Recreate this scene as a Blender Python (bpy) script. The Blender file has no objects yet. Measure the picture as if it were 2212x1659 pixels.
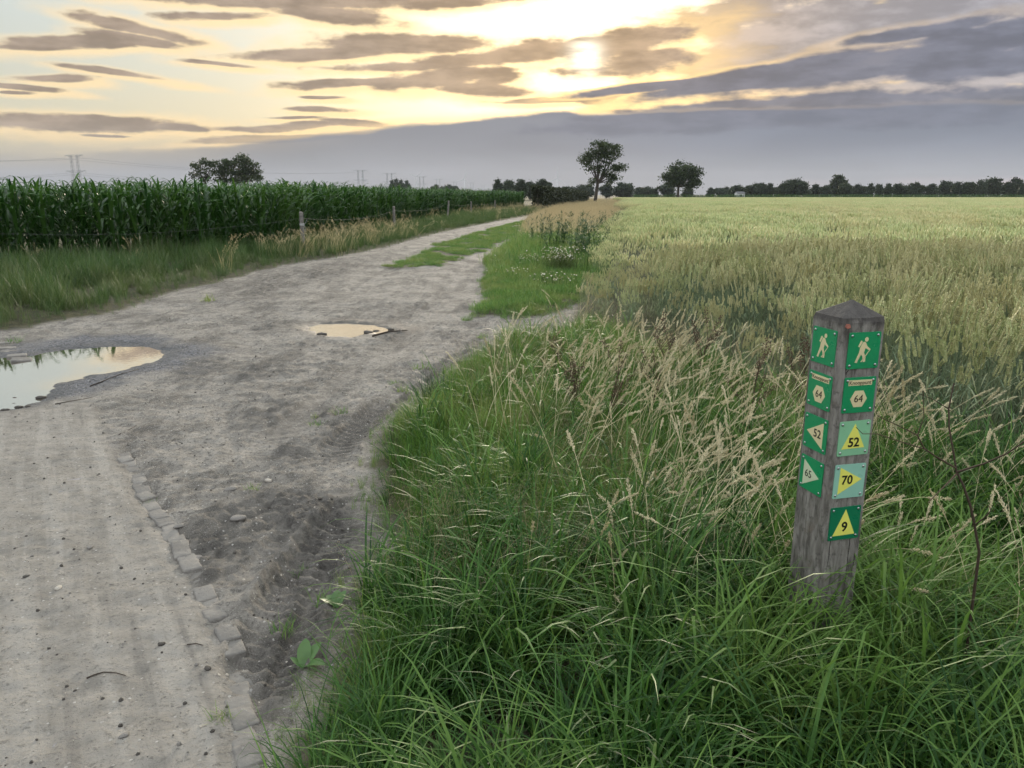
import bpy, bmesh, math, random
import numpy as np
from mathutils import Vector, Matrix

R = math.radians
SC = bpy.context.scene
COL = SC.collection
rng = np.random.default_rng(7)
random.seed(7)

# ------------------------------------------------------------------ camera
CAMH, PITCH = 1.6, R(13.82)
VW, VH, VF = 2212.0, 1659.0, 1661.6          # survey grid used to measure the place
cam_d = bpy.data.cameras.new('camera')
cam = bpy.data.objects.new('camera', cam_d)
COL.objects.link(cam)
cam.location = (0, 0, CAMH)
cam.rotation_euler = (R(90) - PITCH, 0, 0)
cam_d.sensor_width = 36.0
cam_d.lens = 36.0 * VF / VW
cam_d.clip_start = 0.05
cam_d.clip_end = 20000
SC.camera = cam

def ray(u, v):
    x = (u - VW / 2) / VF
    y = -(v - VH / 2) / VF
    cp, sp = math.cos(PITCH), math.sin(PITCH)
    return np.array([x, cp + y * sp, -sp + y * cp])

def G(u, v, z=0.0):
    d = ray(u, v)
    t = (z - CAMH) / d[2]
    return np.array([d[0] * t, d[1] * t])

def AT(u, v, Y):
    d = ray(u, v)
    t = Y / d[1]
    return np.array([d[0] * t, Y, CAMH + d[2] * t])

def ANG(u, v):
    d = ray(u, v)
    d = d / np.linalg.norm(d)
    return math.atan2(d[0], d[1]), math.asin(d[2])

# ------------------------------------------------------------------ render settings
SC.render.engine = 'CYCLES'
SC.view_settings.view_transform = 'Standard'
SC.view_settings.look = 'None'
SC.view_settings.exposure = 0.25
SC.view_settings.gamma = 1.0
cy = SC.cycles
cy.max_bounces = 5
cy.diffuse_bounces = 3
cy.glossy_bounces = 2
cy.transmission_bounces = 3
cy.volume_bounces = 1
cy.transparent_max_bounces = 6
cy.caustics_reflective = False
cy.caustics_refractive = False
cy.use_denoising = True
cy.denoising_prefilter = 'ACCURATE'
cy.use_adaptive_sampling = True
cy.adaptive_threshold = 0.024
cy.adaptive_min_samples = 16
cy.sample_clamp_direct = 6.0
cy.sample_clamp_indirect = 2.0

# ------------------------------------------------------------------ node expression helper
class X:
    """a float socket with arithmetic"""
    def __init__(s, nt, sock): s.nt, s.s = nt, sock
    def _m(s, op, *a, clamp=False):
        n = s.nt.nodes.new('ShaderNodeMath'); n.operation = op; n.use_clamp = clamp
        for i, q in enumerate((s,) + a):
            if isinstance(q, X): s.nt.links.new(q.s, n.inputs[i])
            else: n.inputs[i].default_value = q
        return X(s.nt, n.outputs[0])
    def __add__(s, o): return s._m('ADD', o)
    __radd__ = __add__
    def __sub__(s, o): return s._m('SUBTRACT', o)
    def __rsub__(s, o): return (s * -1.0) + o
    def __mul__(s, o): return s._m('MULTIPLY', o)
    __rmul__ = __mul__
    def __truediv__(s, o): return s._m('DIVIDE', o)
    def __pow__(s, o): return s._m('POWER', o)
    def min(s, o): return s._m('MINIMUM', o)
    def max(s, o): return s._m('MAXIMUM', o)
    def smin(s, o, k): return s._m('SMOOTH_MIN', o, k)
    def sat(s): return s._m('ADD', 0.0, clamp=True)
    def exp(s): return s._m('EXPONENT')
    def abs(s): return s._m('ABSOLUTE')
    def sm(s, a, b, lo=0.0, hi=1.0):
        """smoothstep from a to b"""
        n = s.nt.nodes.new('ShaderNodeMapRange'); n.interpolation_type = 'SMOOTHSTEP'
        s.nt.links.new(s.s, n.inputs[0])
        if a > b: a, b, lo, hi = b, a, hi, lo
        n.inputs[1].default_value, n.inputs[2].default_value = a, b
        n.inputs[3].default_value, n.inputs[4].default_value = lo, hi
        return X(s.nt, n.outputs[0])

def nnew(nt, t, **kw):
    n = nt.nodes.new(t)
    for k, v in kw.items():
        if k.startswith('i_'):
            n.inputs[k[2:]].default_value = v
        else:
            setattr(n, k, v)
    return n

def setin(nt, sock, v):
    if isinstance(v, X): nt.links.new(v.s, sock)
    elif hasattr(v, 'is_output'): nt.links.new(v, sock)
    else:
        if isinstance(v, (tuple, list)) and len(v) == 3 and sock.type == 'RGBA': v = (*v, 1)
        sock.default_value = v

def cmix(nt, f, a, b, mode='MIX'):
    n = nt.nodes.new('ShaderNodeMix'); n.data_type = 'RGBA'; n.blend_type = mode
    setin(nt, n.inputs[0], f); setin(nt, n.inputs[6], a); setin(nt, n.inputs[7], b)
    return n.outputs[2]

def cscale(nt, c, k):
    n = nt.nodes.new('ShaderNodeVectorMath'); n.operation = 'SCALE'
    setin(nt, n.inputs[0], c)
    setin(nt, n.inputs['Scale'], k)
    return n.outputs[0]

def comb(nt, x, y, z=0.0):
    n = nt.nodes.new('ShaderNodeCombineXYZ')
    setin(nt, n.inputs[0], x); setin(nt, n.inputs[1], y); setin(nt, n.inputs[2], z)
    return n.outputs[0]

def noise(nt, vec, scale, detail=3.0, rough=0.5, dim='3D', dist=0.0):
    n = nt.nodes.new('ShaderNodeTexNoise'); n.noise_dimensions = dim
    if vec is not None: nt.links.new(vec, n.inputs['Vector'])
    n.inputs['Scale'].default_value = scale; n.inputs['Detail'].default_value = detail
    n.inputs['Roughness'].default_value = rough; n.inputs['Distortion'].default_value = dist
    return n

# ------------------------------------------------------------------ world: evening sky with clouds
SUN_U, SUN_V = ANG(1265, 122)
world = bpy.data.worlds.new('World'); SC.world = world
world.use_nodes = True
wt = world.node_tree; wt.nodes.clear()
wout = wt.nodes.new('ShaderNodeOutputWorld')
wbg = wt.nodes.new('ShaderNodeBackground')
wt.links.new(wbg.outputs[0], wout.inputs[0])
sky = wt.nodes.new('ShaderNodeTexSky'); sky.sky_type = 'NISHITA'
sky.sun_disc = False
sky.sun_elevation = SUN_V
sky.sun_rotation = SUN_U          # measured clockwise from +Y
sky.altitude = 0.0; sky.air_density = 1.0; sky.dust_density = 2.0; sky.ozone_density = 1.0
tc = wt.nodes.new('ShaderNodeTexCoord')
sep = wt.nodes.new('ShaderNodeSeparateXYZ'); wt.links.new(tc.outputs['Generated'], sep.inputs[0])
dx, dy, dz = (X(wt, sep.outputs[i]) for i in range(3))
U = dx._m('ARCTAN2', dy); V = dz._m('ARCSINE')
# generic cloud-deck coordinates, continuous over the whole dome
dzc = dz.max(0.0) + 0.10
deck = comb(wt, dx / dzc, dy / dzc)
# anisotropic coordinates used for the ragged outlines of single clouds
uv_a = comb(wt, dx * 4.2, dz * 22.0, dy * 4.2)
n1 = noise(wt, uv_a, 1.0, 2.0, 0.5); n2 = noise(wt, uv_a, 2.6, 3.0, 0.56)
n1f = X(wt, n1.outputs[0]); n2f = X(wt, n2.outputs[0])
s3 = wt.nodes.new('ShaderNodeSeparateColor'); wt.links.new(n1.outputs[1], s3.inputs[0])
Ud = U + (X(wt, s3.outputs[0]) - 0.5) * 0.09
Vd = V + (X(wt, s3.outputs[1]) - 0.5) * 0.020
# (centre x, centre y, half width, half height, tilt deg, bias)  in survey coordinates
LENS = [   # separate lens clouds left of and around the sun
 (610, 6, 300, 15, -1, 0), (730, 34, 150, 17, -4, 0), (900, 4, 230, 14, 2, .1), (470, 38, 110, 9, 4, .3),
 (265, 60, 105, 12, -8, .05), (140, 92, 110, 13, 8, .1), (255, 84, 75, 11, -4, .1), (50, 108, 90, 7, 4, .4),
 (130, 172, 70, 8, 2, .1), (265, 160, 100, 6, -4, .15), (15, 187, 70, 6, -3, .1), (20, 203, 30, 4, 0, .4),
 (490, 141, 80, 6, 0, .15), (690, 114, 180, 11, 4, 0), (860, 97, 190, 17, 2, 0), (970, 92, 110, 11, -4, .1),
 (860, 143, 170, 8, 2, .25), (1010, 130, 130, 14, 4, .05), (1120, 112, 130, 20, 6, 0), (1350, 92, 130, 27, 8, 0),
 (1230, 100, 90, 16, 10, 0), (1400, 128, 120, 30, 6, .3), (1290, 150, 90, 14, 4, .5),
 (770, 177, 135, 9, 3, 0), (930, 166, 160, 17, 6, 0), (1010, 187, 120, 14, -2, .25), (1060, 172, 70, 13, 4, .3),
 (690, 208, 45, 4, 0, .2), (690, 233, 75, 6, 0, .25), (640, 252, 80, 4, 2, .4),
 (1170, 211, 120, 5, 1, .05), (1300, 205, 60, 10, 8, .05), (1640, 212, 60, 4, -2, .1),
 (150, 269, 215, 14, -1, -.1), (385, 279, 55, 7, -2, .1), (240, 292, 40, 3, -2, .3),
 (640, 272, 160, 8, 3, -.05), (800, 266, 90, 8, -3, .05), (620, 299, 210, 8, 3, .1),
]
MASS = [   # broken high mass on the right
 (1560, 40, 130, 30, 6, .25), (1720, 66, 220, 40, 10, 0), (1900, 34, 330, 40, 4, -.05), (2120, 10, 260, 40, 4, 0),
 (1650, 120, 190, 44, 6, .1), (1900, 100, 300, 36, 8, .05), (2180, 90, 240, 60, 6, -.1), (2080, 170, 330, 40, 2, 0), (1720, 180, 260, 26, 2, .1),
]
BAND = [   # long dark bands drawn out towards the right
 (1420, 184, 190, 9, 4, 0), (1640, 166, 230, 20, 8, -.1), (1900, 140, 300, 28, 6, -.1), (2240, 122, 260, 30, 4, -.15),
 (1600, 190, 170, 8, 0, .2), (2180, 58, 170, 20, 6, 0), (1990, 62, 130, 13, 6, .2),
 (1560, 236, 300, 18, 2, -.1), (1850, 230, 380, 30, 2, -.2), (2200, 226, 280, 28, 2, -.15), (1500, 262, 330, 22, 2, .05),
]
TILT = {}
def cloud_layer(items, k, drop=0.0, grow=1.0):
    L = None
    for (cx, cy_, hw, hh, tilt, b) in items:
        tq = round(tilt / 2.0) * 2
        if tq not in TILT:
            TILT[tq] = comb(wt, Ud, Vd - Ud * math.tan(R(tq)))
        u0, v0 = ANG(cx + drop * 3, cy_ + drop)
        v0 -= u0 * math.tan(R(tq))
        sx, sy = VF / (hw * (1 + (grow - 1) * .4)), VF / (hh * grow)
        m = wt.nodes.new('ShaderNodeVectorMath'); m.operation = 'MULTIPLY_ADD'
        wt.links.new(TILT[tq], m.inputs[0])
        m.inputs[1].default_value = (sx, sy, 0)
        m.inputs[2].default_value = (-u0 * sx, -v0 * sy, b * 1.5)
        ln = wt.nodes.new('ShaderNodeVectorMath'); ln.operation = 'LENGTH'
        wt.links.new(m.outputs[0], ln.inputs[0])
        q = X(wt, ln.outputs['Value'])
        L = q if L is None else L.smin(q, k)
    return L
n3f = X(wt, noise(wt, comb(wt, dx * 26.0, dz * 62.0, dy * 26.0), 1.0, 4.0, 0.60).outputs[0])
nz = (n2f - 0.5) * 1.0 + (n1f - 0.5) * 0.5 + (n3f - 0.5) * 1.15
Ll = cloud_layer(LENS, 0.18) + nz
Lh = cloud_layer(LENS, 0.25, 7.0, 1.5) + nz * 0.8
Lm = cloud_layer(MASS, 0.3) + nz * 1.2
Lb = cloud_layer(BAND, 0.25) + nz * 0.7
# the low grey bank: its upper edge climbs from left to right
fc = wt.nodes.new('ShaderNodeFloatCurve')
bank_pts = [(-900, 330), (0, 328), (250, 325), (430, 314), (560, 298), (760, 287), (950, 262), (1100, 246), (1200, 236), (1290, 243), (1450, 232), (1700, 228), (2212, 215), (3300, 212)]
cur = fc.mapping.curves[0]
ptsn = []
for (bx, by) in bank_pts:
    u0, _ = ANG(max(min(bx, 2900), -700), by)
    v0 = math.asin((ray(1106, by) / np.linalg.norm(ray(1106, by)))[2])
    v0 = ANG(bx, by)[1]
    ptsn.append(((u0 + 1.0) / 2.0, v0 * 5.0))
while len(cur.points) < len(ptsn): cur.points.new(0.5, 0.5)
for p_, (a_, b_) in zip(cur.points, sorted(ptsn)): p_.location = (a_, b_)
fc.mapping.update()
setin(wt, fc.inputs['Value'], ((U + 1.0) * 0.5).sat())
vtop = X(wt, fc.outputs[0]) * 0.2
front = dy.sm(0.0, 0.5)
vt = vtop * front + (1.0 - front) * 0.03
below0 = vt - V
below = below0 + (n2f - 0.5) * 0.012 + (n1f - 0.5) * 0.010 + (n3f - 0.5) * 0.006
soft_left = U.sm(-0.62, -0.15)
bank0 = below0.sm(-0.02, 0.02)
bank = below.sm(-0.001, 0.006) * soft_left + below.sm(-0.03, 0.03) * (1.0 - soft_left)
# generic high deck for the rest of the dome
g1 = X(wt, noise(wt, deck, 0.9, 2.0, 0.55).outputs[0])
gen = g1.sm(0.50, 0.68) * V.sm(0.27, 0.42).max(1.0 - front)
# angles to the sun
sd = np.array([math.sin(SUN_U) * math.cos(SUN_V), math.cos(SUN_U) * math.cos(SUN_V), math.sin(SUN_V)])
dot = wt.nodes.new('ShaderNodeVectorMath'); dot.operation = 'DOT_PRODUCT'
wt.links.new(tc.outputs['Generated'], dot.inputs[0]); dot.inputs[1].default_value = tuple(sd)
ang = X(wt, dot.outputs['Value'])._m('MINIMUM', 1.0)._m('ARCCOSINE')
near = (ang * ang * -22.0).exp()
near2 = (ang * ang * -3.0).exp()
spot = (ang * ang * -3000.0).exp()
# clear air: physical sky behind a thin bright veil of high cloud
air = cscale(wt, sky.outputs[0], 0.085)
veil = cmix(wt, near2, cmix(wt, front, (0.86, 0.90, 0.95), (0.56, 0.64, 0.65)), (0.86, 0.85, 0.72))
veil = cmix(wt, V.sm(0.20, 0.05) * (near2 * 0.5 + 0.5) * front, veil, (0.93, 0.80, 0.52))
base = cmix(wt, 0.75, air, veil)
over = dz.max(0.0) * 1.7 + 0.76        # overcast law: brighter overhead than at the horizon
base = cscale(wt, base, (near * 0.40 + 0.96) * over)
bcol0 = cmix(wt, U.sm(-0.5, 0.35), (0.222, 0.218, 0.226), (0.172, 0.197, 0.262))
bcol0 = cmix(wt, V.sm(0.075, 0.0), bcol0, (0.280, 0.282, 0.315))
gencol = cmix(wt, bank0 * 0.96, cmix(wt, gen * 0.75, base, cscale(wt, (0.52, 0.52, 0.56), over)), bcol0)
wbg2 = wt.nodes.new('ShaderNodeBackground'); wbg2.inputs[1].default_value = 1.0
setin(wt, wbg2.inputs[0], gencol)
# single clouds of the western sky
shade = (n2f * 0.6 + n3f * 0.4).sm(0.36, 0.64)
warm = U.sm(0.30, 0.0)
dark = cmix(wt, warm, (0.190, 0.185, 0.215), (0.245, 0.190, 0.150))
dark = cmix(wt, near, dark, (0.345, 0.235, 0.145))
dark = cmix(wt, shade, dark, cscale(wt, dark, 1.75))
hcol = cmix(wt, near2, cmix(wt, warm, (0.64, 0.52, 0.42), (0.98, 0.76, 0.44)), (1.28, 0.86, 0.36))
mcol = cmix(wt, near, (0.27, 0.265, 0.30), (0.60, 0.41, 0.235))
mcol = cmix(wt, (n1f * 0.5 + n3f * 0.5).sm(0.40, 0.62), mcol, cscale(wt, mcol, 1.6))
mcol = cmix(wt, n2f.sm(0.60, 0.72) * near2 * 0.8, mcol, (1.0, 0.74, 0.40))
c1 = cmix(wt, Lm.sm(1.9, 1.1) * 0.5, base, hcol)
c1 = cmix(wt, Lm.sm(1.35, 0.75) * 0.95, c1, mcol)
c1 = cmix(wt, Lh.sm(1.7, 0.6) * 0.72, c1, hcol)
c1 = cmix(wt, Ll.sm(1.20, 0.74) * 0.93, c1, dark)
c3 = cmix(wt, below.sm(-0.014, 0.0) * near2 * 0.5, c1, hcol)
bcol = cmix(wt, n1f.sm(0.42, 0.62) * 0.6, bcol0, cscale(wt, bcol0, 1.20))
c3 = cmix(wt, bank * 0.97, c3, bcol)
bandc = cmix(wt, near2, (0.115, 0.135, 0.190), (0.145, 0.142, 0.172))
bandc = cmix(wt, shade, bandc, cscale(wt, bandc, 1.5))
c3 = cmix(wt, Lb.sm(1.65, 1.15) * (near * 0.75 + near2 * 0.25) * (1.0 - bank) * 0.9, c3, hcol)
c3 = cmix(wt, Lb.sm(1.22, 0.78) * (1.0 - bank * 0.35) * 0.95, c3, bandc)
pink = (V - 0.012).abs().sm(0.010, 0.0) * U.sm(0.28, 0.45) * n1f.sm(0.35, 0.5)
c3 = cmix(wt, pink * 0.55, c3, (0.62, 0.47, 0.47))
c5 = cmix(wt, (spot * 1.2 * n2f.sm(0.25, 0.60)).sat() * (1.0 - bank), c3, (1.8, 1.65, 1.3))
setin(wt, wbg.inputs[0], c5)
wbg.inputs[1].default_value = 0.90
ms = wt.nodes.new('ShaderNodeMixShader')
setin(wt, ms.inputs[0], U.abs().sm(0.95, 0.75) * V.sm(0.40, 0.28))
wt.links.new(wbg2.outputs[0], ms.inputs[1]); wt.links.new(wbg.outputs[0], ms.inputs[2])
wt.links.new(ms.outputs[0], wout.inputs[0])
world.cycles.sampling_method = 'MANUAL'
world.cycles.sample_map_resolution = 512

# ------------------------------------------------------------------ sun, veiled by cloud
sun_d = bpy.data.lights.new('sun', 'SUN'); sun_d.energy = 2.8; sun_d.angle = R(9); sun_d.color = (1.0, 0.86, 0.68)
sun = bpy.data.objects.new('sun', sun_d); COL.objects.link(sun)
sun.rotation_euler = Vector(tuple(-sd)).to_track_quat('-Z', 'Y').to_euler()

# ------------------------------------------------------------------ object helpers
def tag(o, label=None, cat=None, group=None, kind=None):
    if label: o['label'] = label
    if cat: o['category'] = cat
    if group: o['group'] = group
    if kind: o['kind'] = kind
    return o

def mesh_np(name, verts, faces, mats=(), smooth=False, attrs=None):
    """verts (N,3); faces: array (M,k) or list of tuples"""
    me = bpy.data.meshes.new(name)
    verts = np.asarray(verts, dtype=np.float32)
    if isinstance(faces, np.ndarray):
        M, k = faces.shape
        me.vertices.add(len(verts)); me.vertices.foreach_set('co', verts.ravel())
        me.loops.add(M * k); me.loops.foreach_set('vertex_index', faces.astype(np.int32).ravel())
        me.polygons.add(M)
        me.polygons.foreach_set('loop_start', np.arange(0, M * k, k, dtype=np.int32))
        me.polygons.foreach_set('loop_total', np.full(M, k, dtype=np.int32))
        me.update(calc_edges=True)
    else:
        me.from_pydata([tuple(map(float, v)) for v in verts], [], [tuple(f) for f in faces])
    for m in mats: me.materials.append(m)
    if smooth: me.polygons.foreach_set('use_smooth', np.ones(len(me.polygons), dtype=bool))
    for k_, a in (attrs or {}).items():
        a = np.asarray(a, dtype=np.float32)
        if a.ndim == 1:
            at = me.attributes.new(k_, 'FLOAT', 'POINT'); at.data.foreach_set('value', a)
        else:
            at = me.attributes.new(k_, 'FLOAT_COLOR', 'POINT'); at.data.foreach_set('color', a.ravel())
    me.validate()
    return me

def link(name, data, parent=None, loc=None):
    o = bpy.data.objects.new(name, data); COL.objects.link(o)
    if parent is not None: o.parent = parent
    if loc is not None: o.location = tuple(map(float, loc))
    return o

def empty(name, loc=(0, 0, 0), rz=0.0):
    o = bpy.data.objects.new(name, None); COL.objects.link(o)
    o.location = tuple(map(float, loc)); o.rotation_euler = (0, 0, rz); o.empty_display_size = 0.2
    return o

class MB:
    """collects verts and faces with a float attribute for one mesh"""
    def __init__(s): s.v, s.f, s.a = [], [], []
    def add(s, v, f, a=0.0):
        o = len(s.v)
        s.v.extend([tuple(map(float, p)) for p in v]); s.f.extend([tuple(i + o for i in q) for q in f])
        s.a.extend([a] * len(v) if np.isscalar(a) else list(a))
    def tube(s, pts, rad, n=6, a=0.0, cap=True):
        pts = [np.array(p, float) for p in pts]
        rad = [rad] * len(pts) if np.isscalar(rad) else rad
        V = []; F = []
        for i, p in enumerate(pts):
            t = pts[min(i + 1, len(pts) - 1)] - pts[max(i - 1, 0)]
            t = t / (np.linalg.norm(t) + 1e-9)
            up = np.array([0, 0, 1.0]) if abs(t[2]) < 0.9 else np.array([1.0, 0, 0])
            x = np.cross(t, up); x /= np.linalg.norm(x); y = np.cross(t, x)
            for k in range(n):
                q = 2 * math.pi * k / n
                V.append(p + rad[i] * (math.cos(q) * x + math.sin(q) * y))
        for i in range(len(pts) - 1):
            for k in range(n):
                F.append((i * n + k, i * n + (k + 1) % n, (i + 1) * n + (k + 1) % n, (i + 1) * n + k))
        if cap:
            F.append(tuple(range(n))[::-1]); F.append(tuple((len(pts) - 1) * n + k for k in range(n)))
        s.add(V, F, a)
    def box(s, lo, hi, M=None, a=0.0):
        x0, y0, z0 = lo; x1, y1, z1 = hi
        V = [(x0, y0, z0), (x1, y0, z0), (x1, y1, z0), (x0, y1, z0), (x0, y0, z1), (x1, y0, z1), (x1, y1, z1), (x0, y1, z1)]
        if M is not None: V = [tuple(M @ Vector(p)) for p in V]
        s.add(V, [(3, 2, 1, 0), (4, 5, 6, 7), (0, 1, 5, 4), (1, 2, 6, 5), (2, 3, 7, 6), (3, 0, 4, 7)], a)
    def mesh(s, name, mats, smooth=False):
        me = bpy.data.meshes.new(name); me.from_pydata(s.v, [], s.f)
        for m in mats: me.materials.append(m)
        if smooth: me.polygons.foreach_set('use_smooth', np.ones(len(me.polygons), dtype=bool))
        at = me.attributes.new('a', 'FLOAT', 'POINT'); at.data.foreach_set('value', np.array(s.a, dtype=np.float32))
        me.update()
        return me

def smooth01(a, b, x):
    t = np.clip((x - a) / (b - a), 0, 1)
    return t * t * (3 - 2 * t)

_perm = np.random.default_rng(3).permutation(512)
def pn(x, y, seed=0):
    x = np.asarray(x, float); y = np.asarray(y, float)
    xi = np.floor(x).astype(np.int64); yi = np.floor(y).astype(np.int64)
    xf = x - xi; yf = y - yi
    def gr(ix, iy, fx, fy):
        h = _perm[(_perm[(ix + seed * 37) % 512] + iy) % 512] * (2 * math.pi / 512)
        return np.cos(h) * fx + np.sin(h) * fy
    u = xf ** 3 * (xf * (6 * xf - 15) + 10); v = yf ** 3 * (yf * (6 * yf - 15) + 10)
    a = gr(xi, yi, xf, yf); b = gr(xi + 1, yi, xf - 1, yf); c = gr(xi, yi + 1, xf, yf - 1); d = gr(xi + 1, yi + 1, xf - 1, yf - 1)
    return ((a + (b - a) * u) * (1 - v) + (c + (d - c) * u) * v) * 1.4

def poly_sd(px, py, poly):
    """signed distance, positive inside"""
    poly = np.asarray(poly, float)
    x = np.asarray(px, float).ravel(); y = np.asarray(py, float).ravel()
    d2 = np.full(x.shape, 1e18); ins = np.zeros(x.shape, bool)
    n = len(poly)
    for i in range(n):
        ax, ay = poly[i]; bx, by = poly[(i + 1) % n]
        ex, ey = bx - ax, by - ay
        t = np.clip(((x - ax) * ex + (y - ay) * ey) / (ex * ex + ey * ey + 1e-12), 0, 1)
        d2 = np.minimum(d2, (x - ax - t * ex) ** 2 + (y - ay - t * ey) ** 2)
        c = ((ay > y) != (by > y))
        ins ^= c & (x < (bx - ax) * (y - ay) / (by - ay + 1e-12) + ax)
    d = np.sqrt(d2)
    return np.where(ins, d, -d).reshape(np.shape(px))

def line_dist(px, py, line):
    """(distance, arc length, signed offset) to a polyline"""
    line = np.asarray(line, float)
    x = np.asarray(px, float); y = np.asarray(py, float)
    best = np.full(x.shape, 1e9); S = np.zeros(x.shape); SG = np.zeros(x.shape); s0 = 0.0
    for i in range(len(line) - 1):
        a, b = line[i], line[i + 1]; e = b - a; l = np.linalg.norm(e)
        t = np.clip(((x - a[0]) * e[0] + (y - a[1]) * e[1]) / (l * l), 0, 1)
        qx, qy = x - a[0] - t * e[0], y - a[1] - t * e[1]
        d = np.hypot(qx, qy); m = d < best
        best = np.where(m, d, best); S = np.where(m, s0 + t * l, S)
        SG = np.where(m, np.sign(e[0] * qy - e[1] * qx) * d, SG)
        s0 += l
    return best, S, SG

def GP(pts): return np.array([G(u, v) for u, v in pts])

# ------------------------------------------------------------------ plan of the place (metres, from measured points)
VERGE_FG = np.vstack([GP([(1290, 716), (1210, 728), (1130, 757), (1040, 775), (985, 788), (925, 848), (875, 895), (828, 930), (803, 985), (765, 1015), (800, 1078),
    (818, 1175), (790, 1245), (735, 1285), (755, 1335), (745, 1425), (692, 1458), (652, 1508), (590, 1585), (560, 1659)]),
    [(-0.62, 1.0), (-0.5, -1.5), (6, -1.5), (9, 2.5), (5.0, 3.4), (3.0, 4.1), (2.0, 6.2)]])
PATCH = GP([(985, 695), (1045, 662), (1038, 603), (1082, 562), (1122, 530), (1165, 492), (1215, 462), (1262, 447), (1340, 440), (1330, 470), (1300, 560), (1300, 632), (1240, 668), (1130, 692), (1060, 682)])
LEFT = np.vstack([[(-30, 6.0), (-9.0, 8.7)], GP([(0, 718), (60, 712), (250, 676), (400, 627), (480, 611), (560, 586), (660, 566), (740, 556), (850, 530), (950, 503), (1050, 483), (1150, 464), (1200, 453)]), [(8, 105), (4, 110), (-60, 110), (-60, 6)]])
MEDIAN = GP([(825, 580), (890, 578), (960, 574), (1000, 556), (1052, 541), (1090, 520), (1140, 497), (1180, 476), (1168, 471), (1100, 484), (1010, 508), (950, 525), (905, 548)])
PUD1 = GP([(-160, 772), (0, 772), (50, 769), (130, 753), (230, 745), (325, 744), (368, 757), (352, 775), (262, 800), (190, 813), (125, 829), (112, 846), (95, 864), (40, 882), (-40, 890), (-160, 892)])
PUD2 = GP([(667, 704), (690, 698), (740, 697), (800, 700), (848, 711), (818, 717), (780, 720), (760, 726), (700, 722), (674, 712)])
MUD = GP([(520, 1070), (640, 1075), (800, 1085), (815, 1180), (790, 1250), (720, 1310), (745, 1400), (690, 1455), (600, 1570), (545, 1575), (525, 1460), (490, 1340), (430, 1220), (390, 1150)])
MUD2 = GP([(470, 645), (540, 606), (660, 578), (790, 556), (860, 540), (800, 572), (720, 604), (640, 618), (560, 645)])
GRAVEL = GP([(-60, 765), (60, 735), (250, 718), (420, 728), (500, 755), (440, 800), (330, 830), (200, 860), (120, 870), (60, 890), (-60, 895)])
EDGE_LINE = GP([(268, 985), (290, 1015), (303, 1050), (318, 1080), (337, 1110), (368, 1147), (400, 1205), (432, 1262), (470, 1335), (505, 1400), (516, 1480), (528, 1560), (536, 1640), (545, 1750)])
_d = np.array([-0.50, 0.866])
LANE = np.vstack([EDGE_LINE[::-1], [EDGE_LINE[0] + _d * 4.5 + [-.4, 0], (-9.5, 6.5), (-9, 0.5), (-3, -2)]])
WHEAT = np.array([(0.9, 9.3), (1.5, 7.4), (1.85, 5.9), (2.35, 4.5), (2.9, 3.85), (5.0, 3.25), (9.0, 2.6), (40, 2.5), (190, 60), (190, 200), (26, 200), (17.5, 120), (9.3, 66), (4.3, 35), (2.2, 20), (1.35, 13.0)])
FENCE = np.array([(-13.2, 9.5), (-10.9, 13.4), (-5.62, 21.0), (-4.9, 32.7), (-3.78, 46.0), (-2.6, 57.0), (-0.9, 67.0), (2.0, 78.0)])
TRACKS = [  # (survey polyline, half width, depth)
 ([(1110, 728), (1010, 765), (930, 810), (870, 850), (800, 905), (740, 960), (690, 1020)], 0.11, 0.016),
 ([(1060, 745), (960, 795), (905, 835), (850, 890), (800, 935)], 0.05, 0.022),
 ([(780, 1085), (710, 1165), (650, 1255), (600, 1340), (562, 1440), (545, 1570)], 0.12, 0.026),
 ([(705, 1130), (630, 1225), (575, 1300), (535, 1350)], 0.05, 0.022),
 ([(745, 1180), (690, 1270), (640, 1390), (600, 1500), (570, 1600)], 0.06, 0.022),
 ([(965, 632), (905, 676), (855, 706), (780, 735)], 0.06, 0.014),
 ([(640, 1130), (560, 1215), (510, 1290)], 0.05, 0.014),
 ([(930, 720), (800, 800), (650, 905), (520, 1000)], 0.12, 0.007),
 ([(1000, 640), (880, 725), (760, 815), (620, 930)], 0.12, 0.006),
]
TRACKS_W = [(GP(p), w, d) for p, w, d in TRACKS]
WHEEL = [GP([(700, 700), (800, 600), (900, 545), (1000, 507), (1100, 478), (1165, 463)]), GP([(930, 720), (1010, 620), (1075, 555), (1130, 510), (1175, 484)])]

def masks(x, y):
    wob = 0.10 * pn(x * 1.7, y * 1.7, 5) + 0.05 * pn(x * 6, y * 6, 6)
    far = np.clip(y / 12, 1, 4)
    g = np.maximum.reduce([poly_sd(x, y, VERGE_FG) + wob, poly_sd(x, y, PATCH) + wob * 1.6, poly_sd(x, y, LEFT) + wob * 1.5, poly_sd(x, y, WHEAT) + 0.25])
    med = poly_sd(x, y, MEDIAN) + wob * 2.5 - 0.05
    p1 = poly_sd(x, y, PUD1); p2 = poly_sd(x, y, PUD2)
    return g, med, p1, p2, wob

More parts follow.
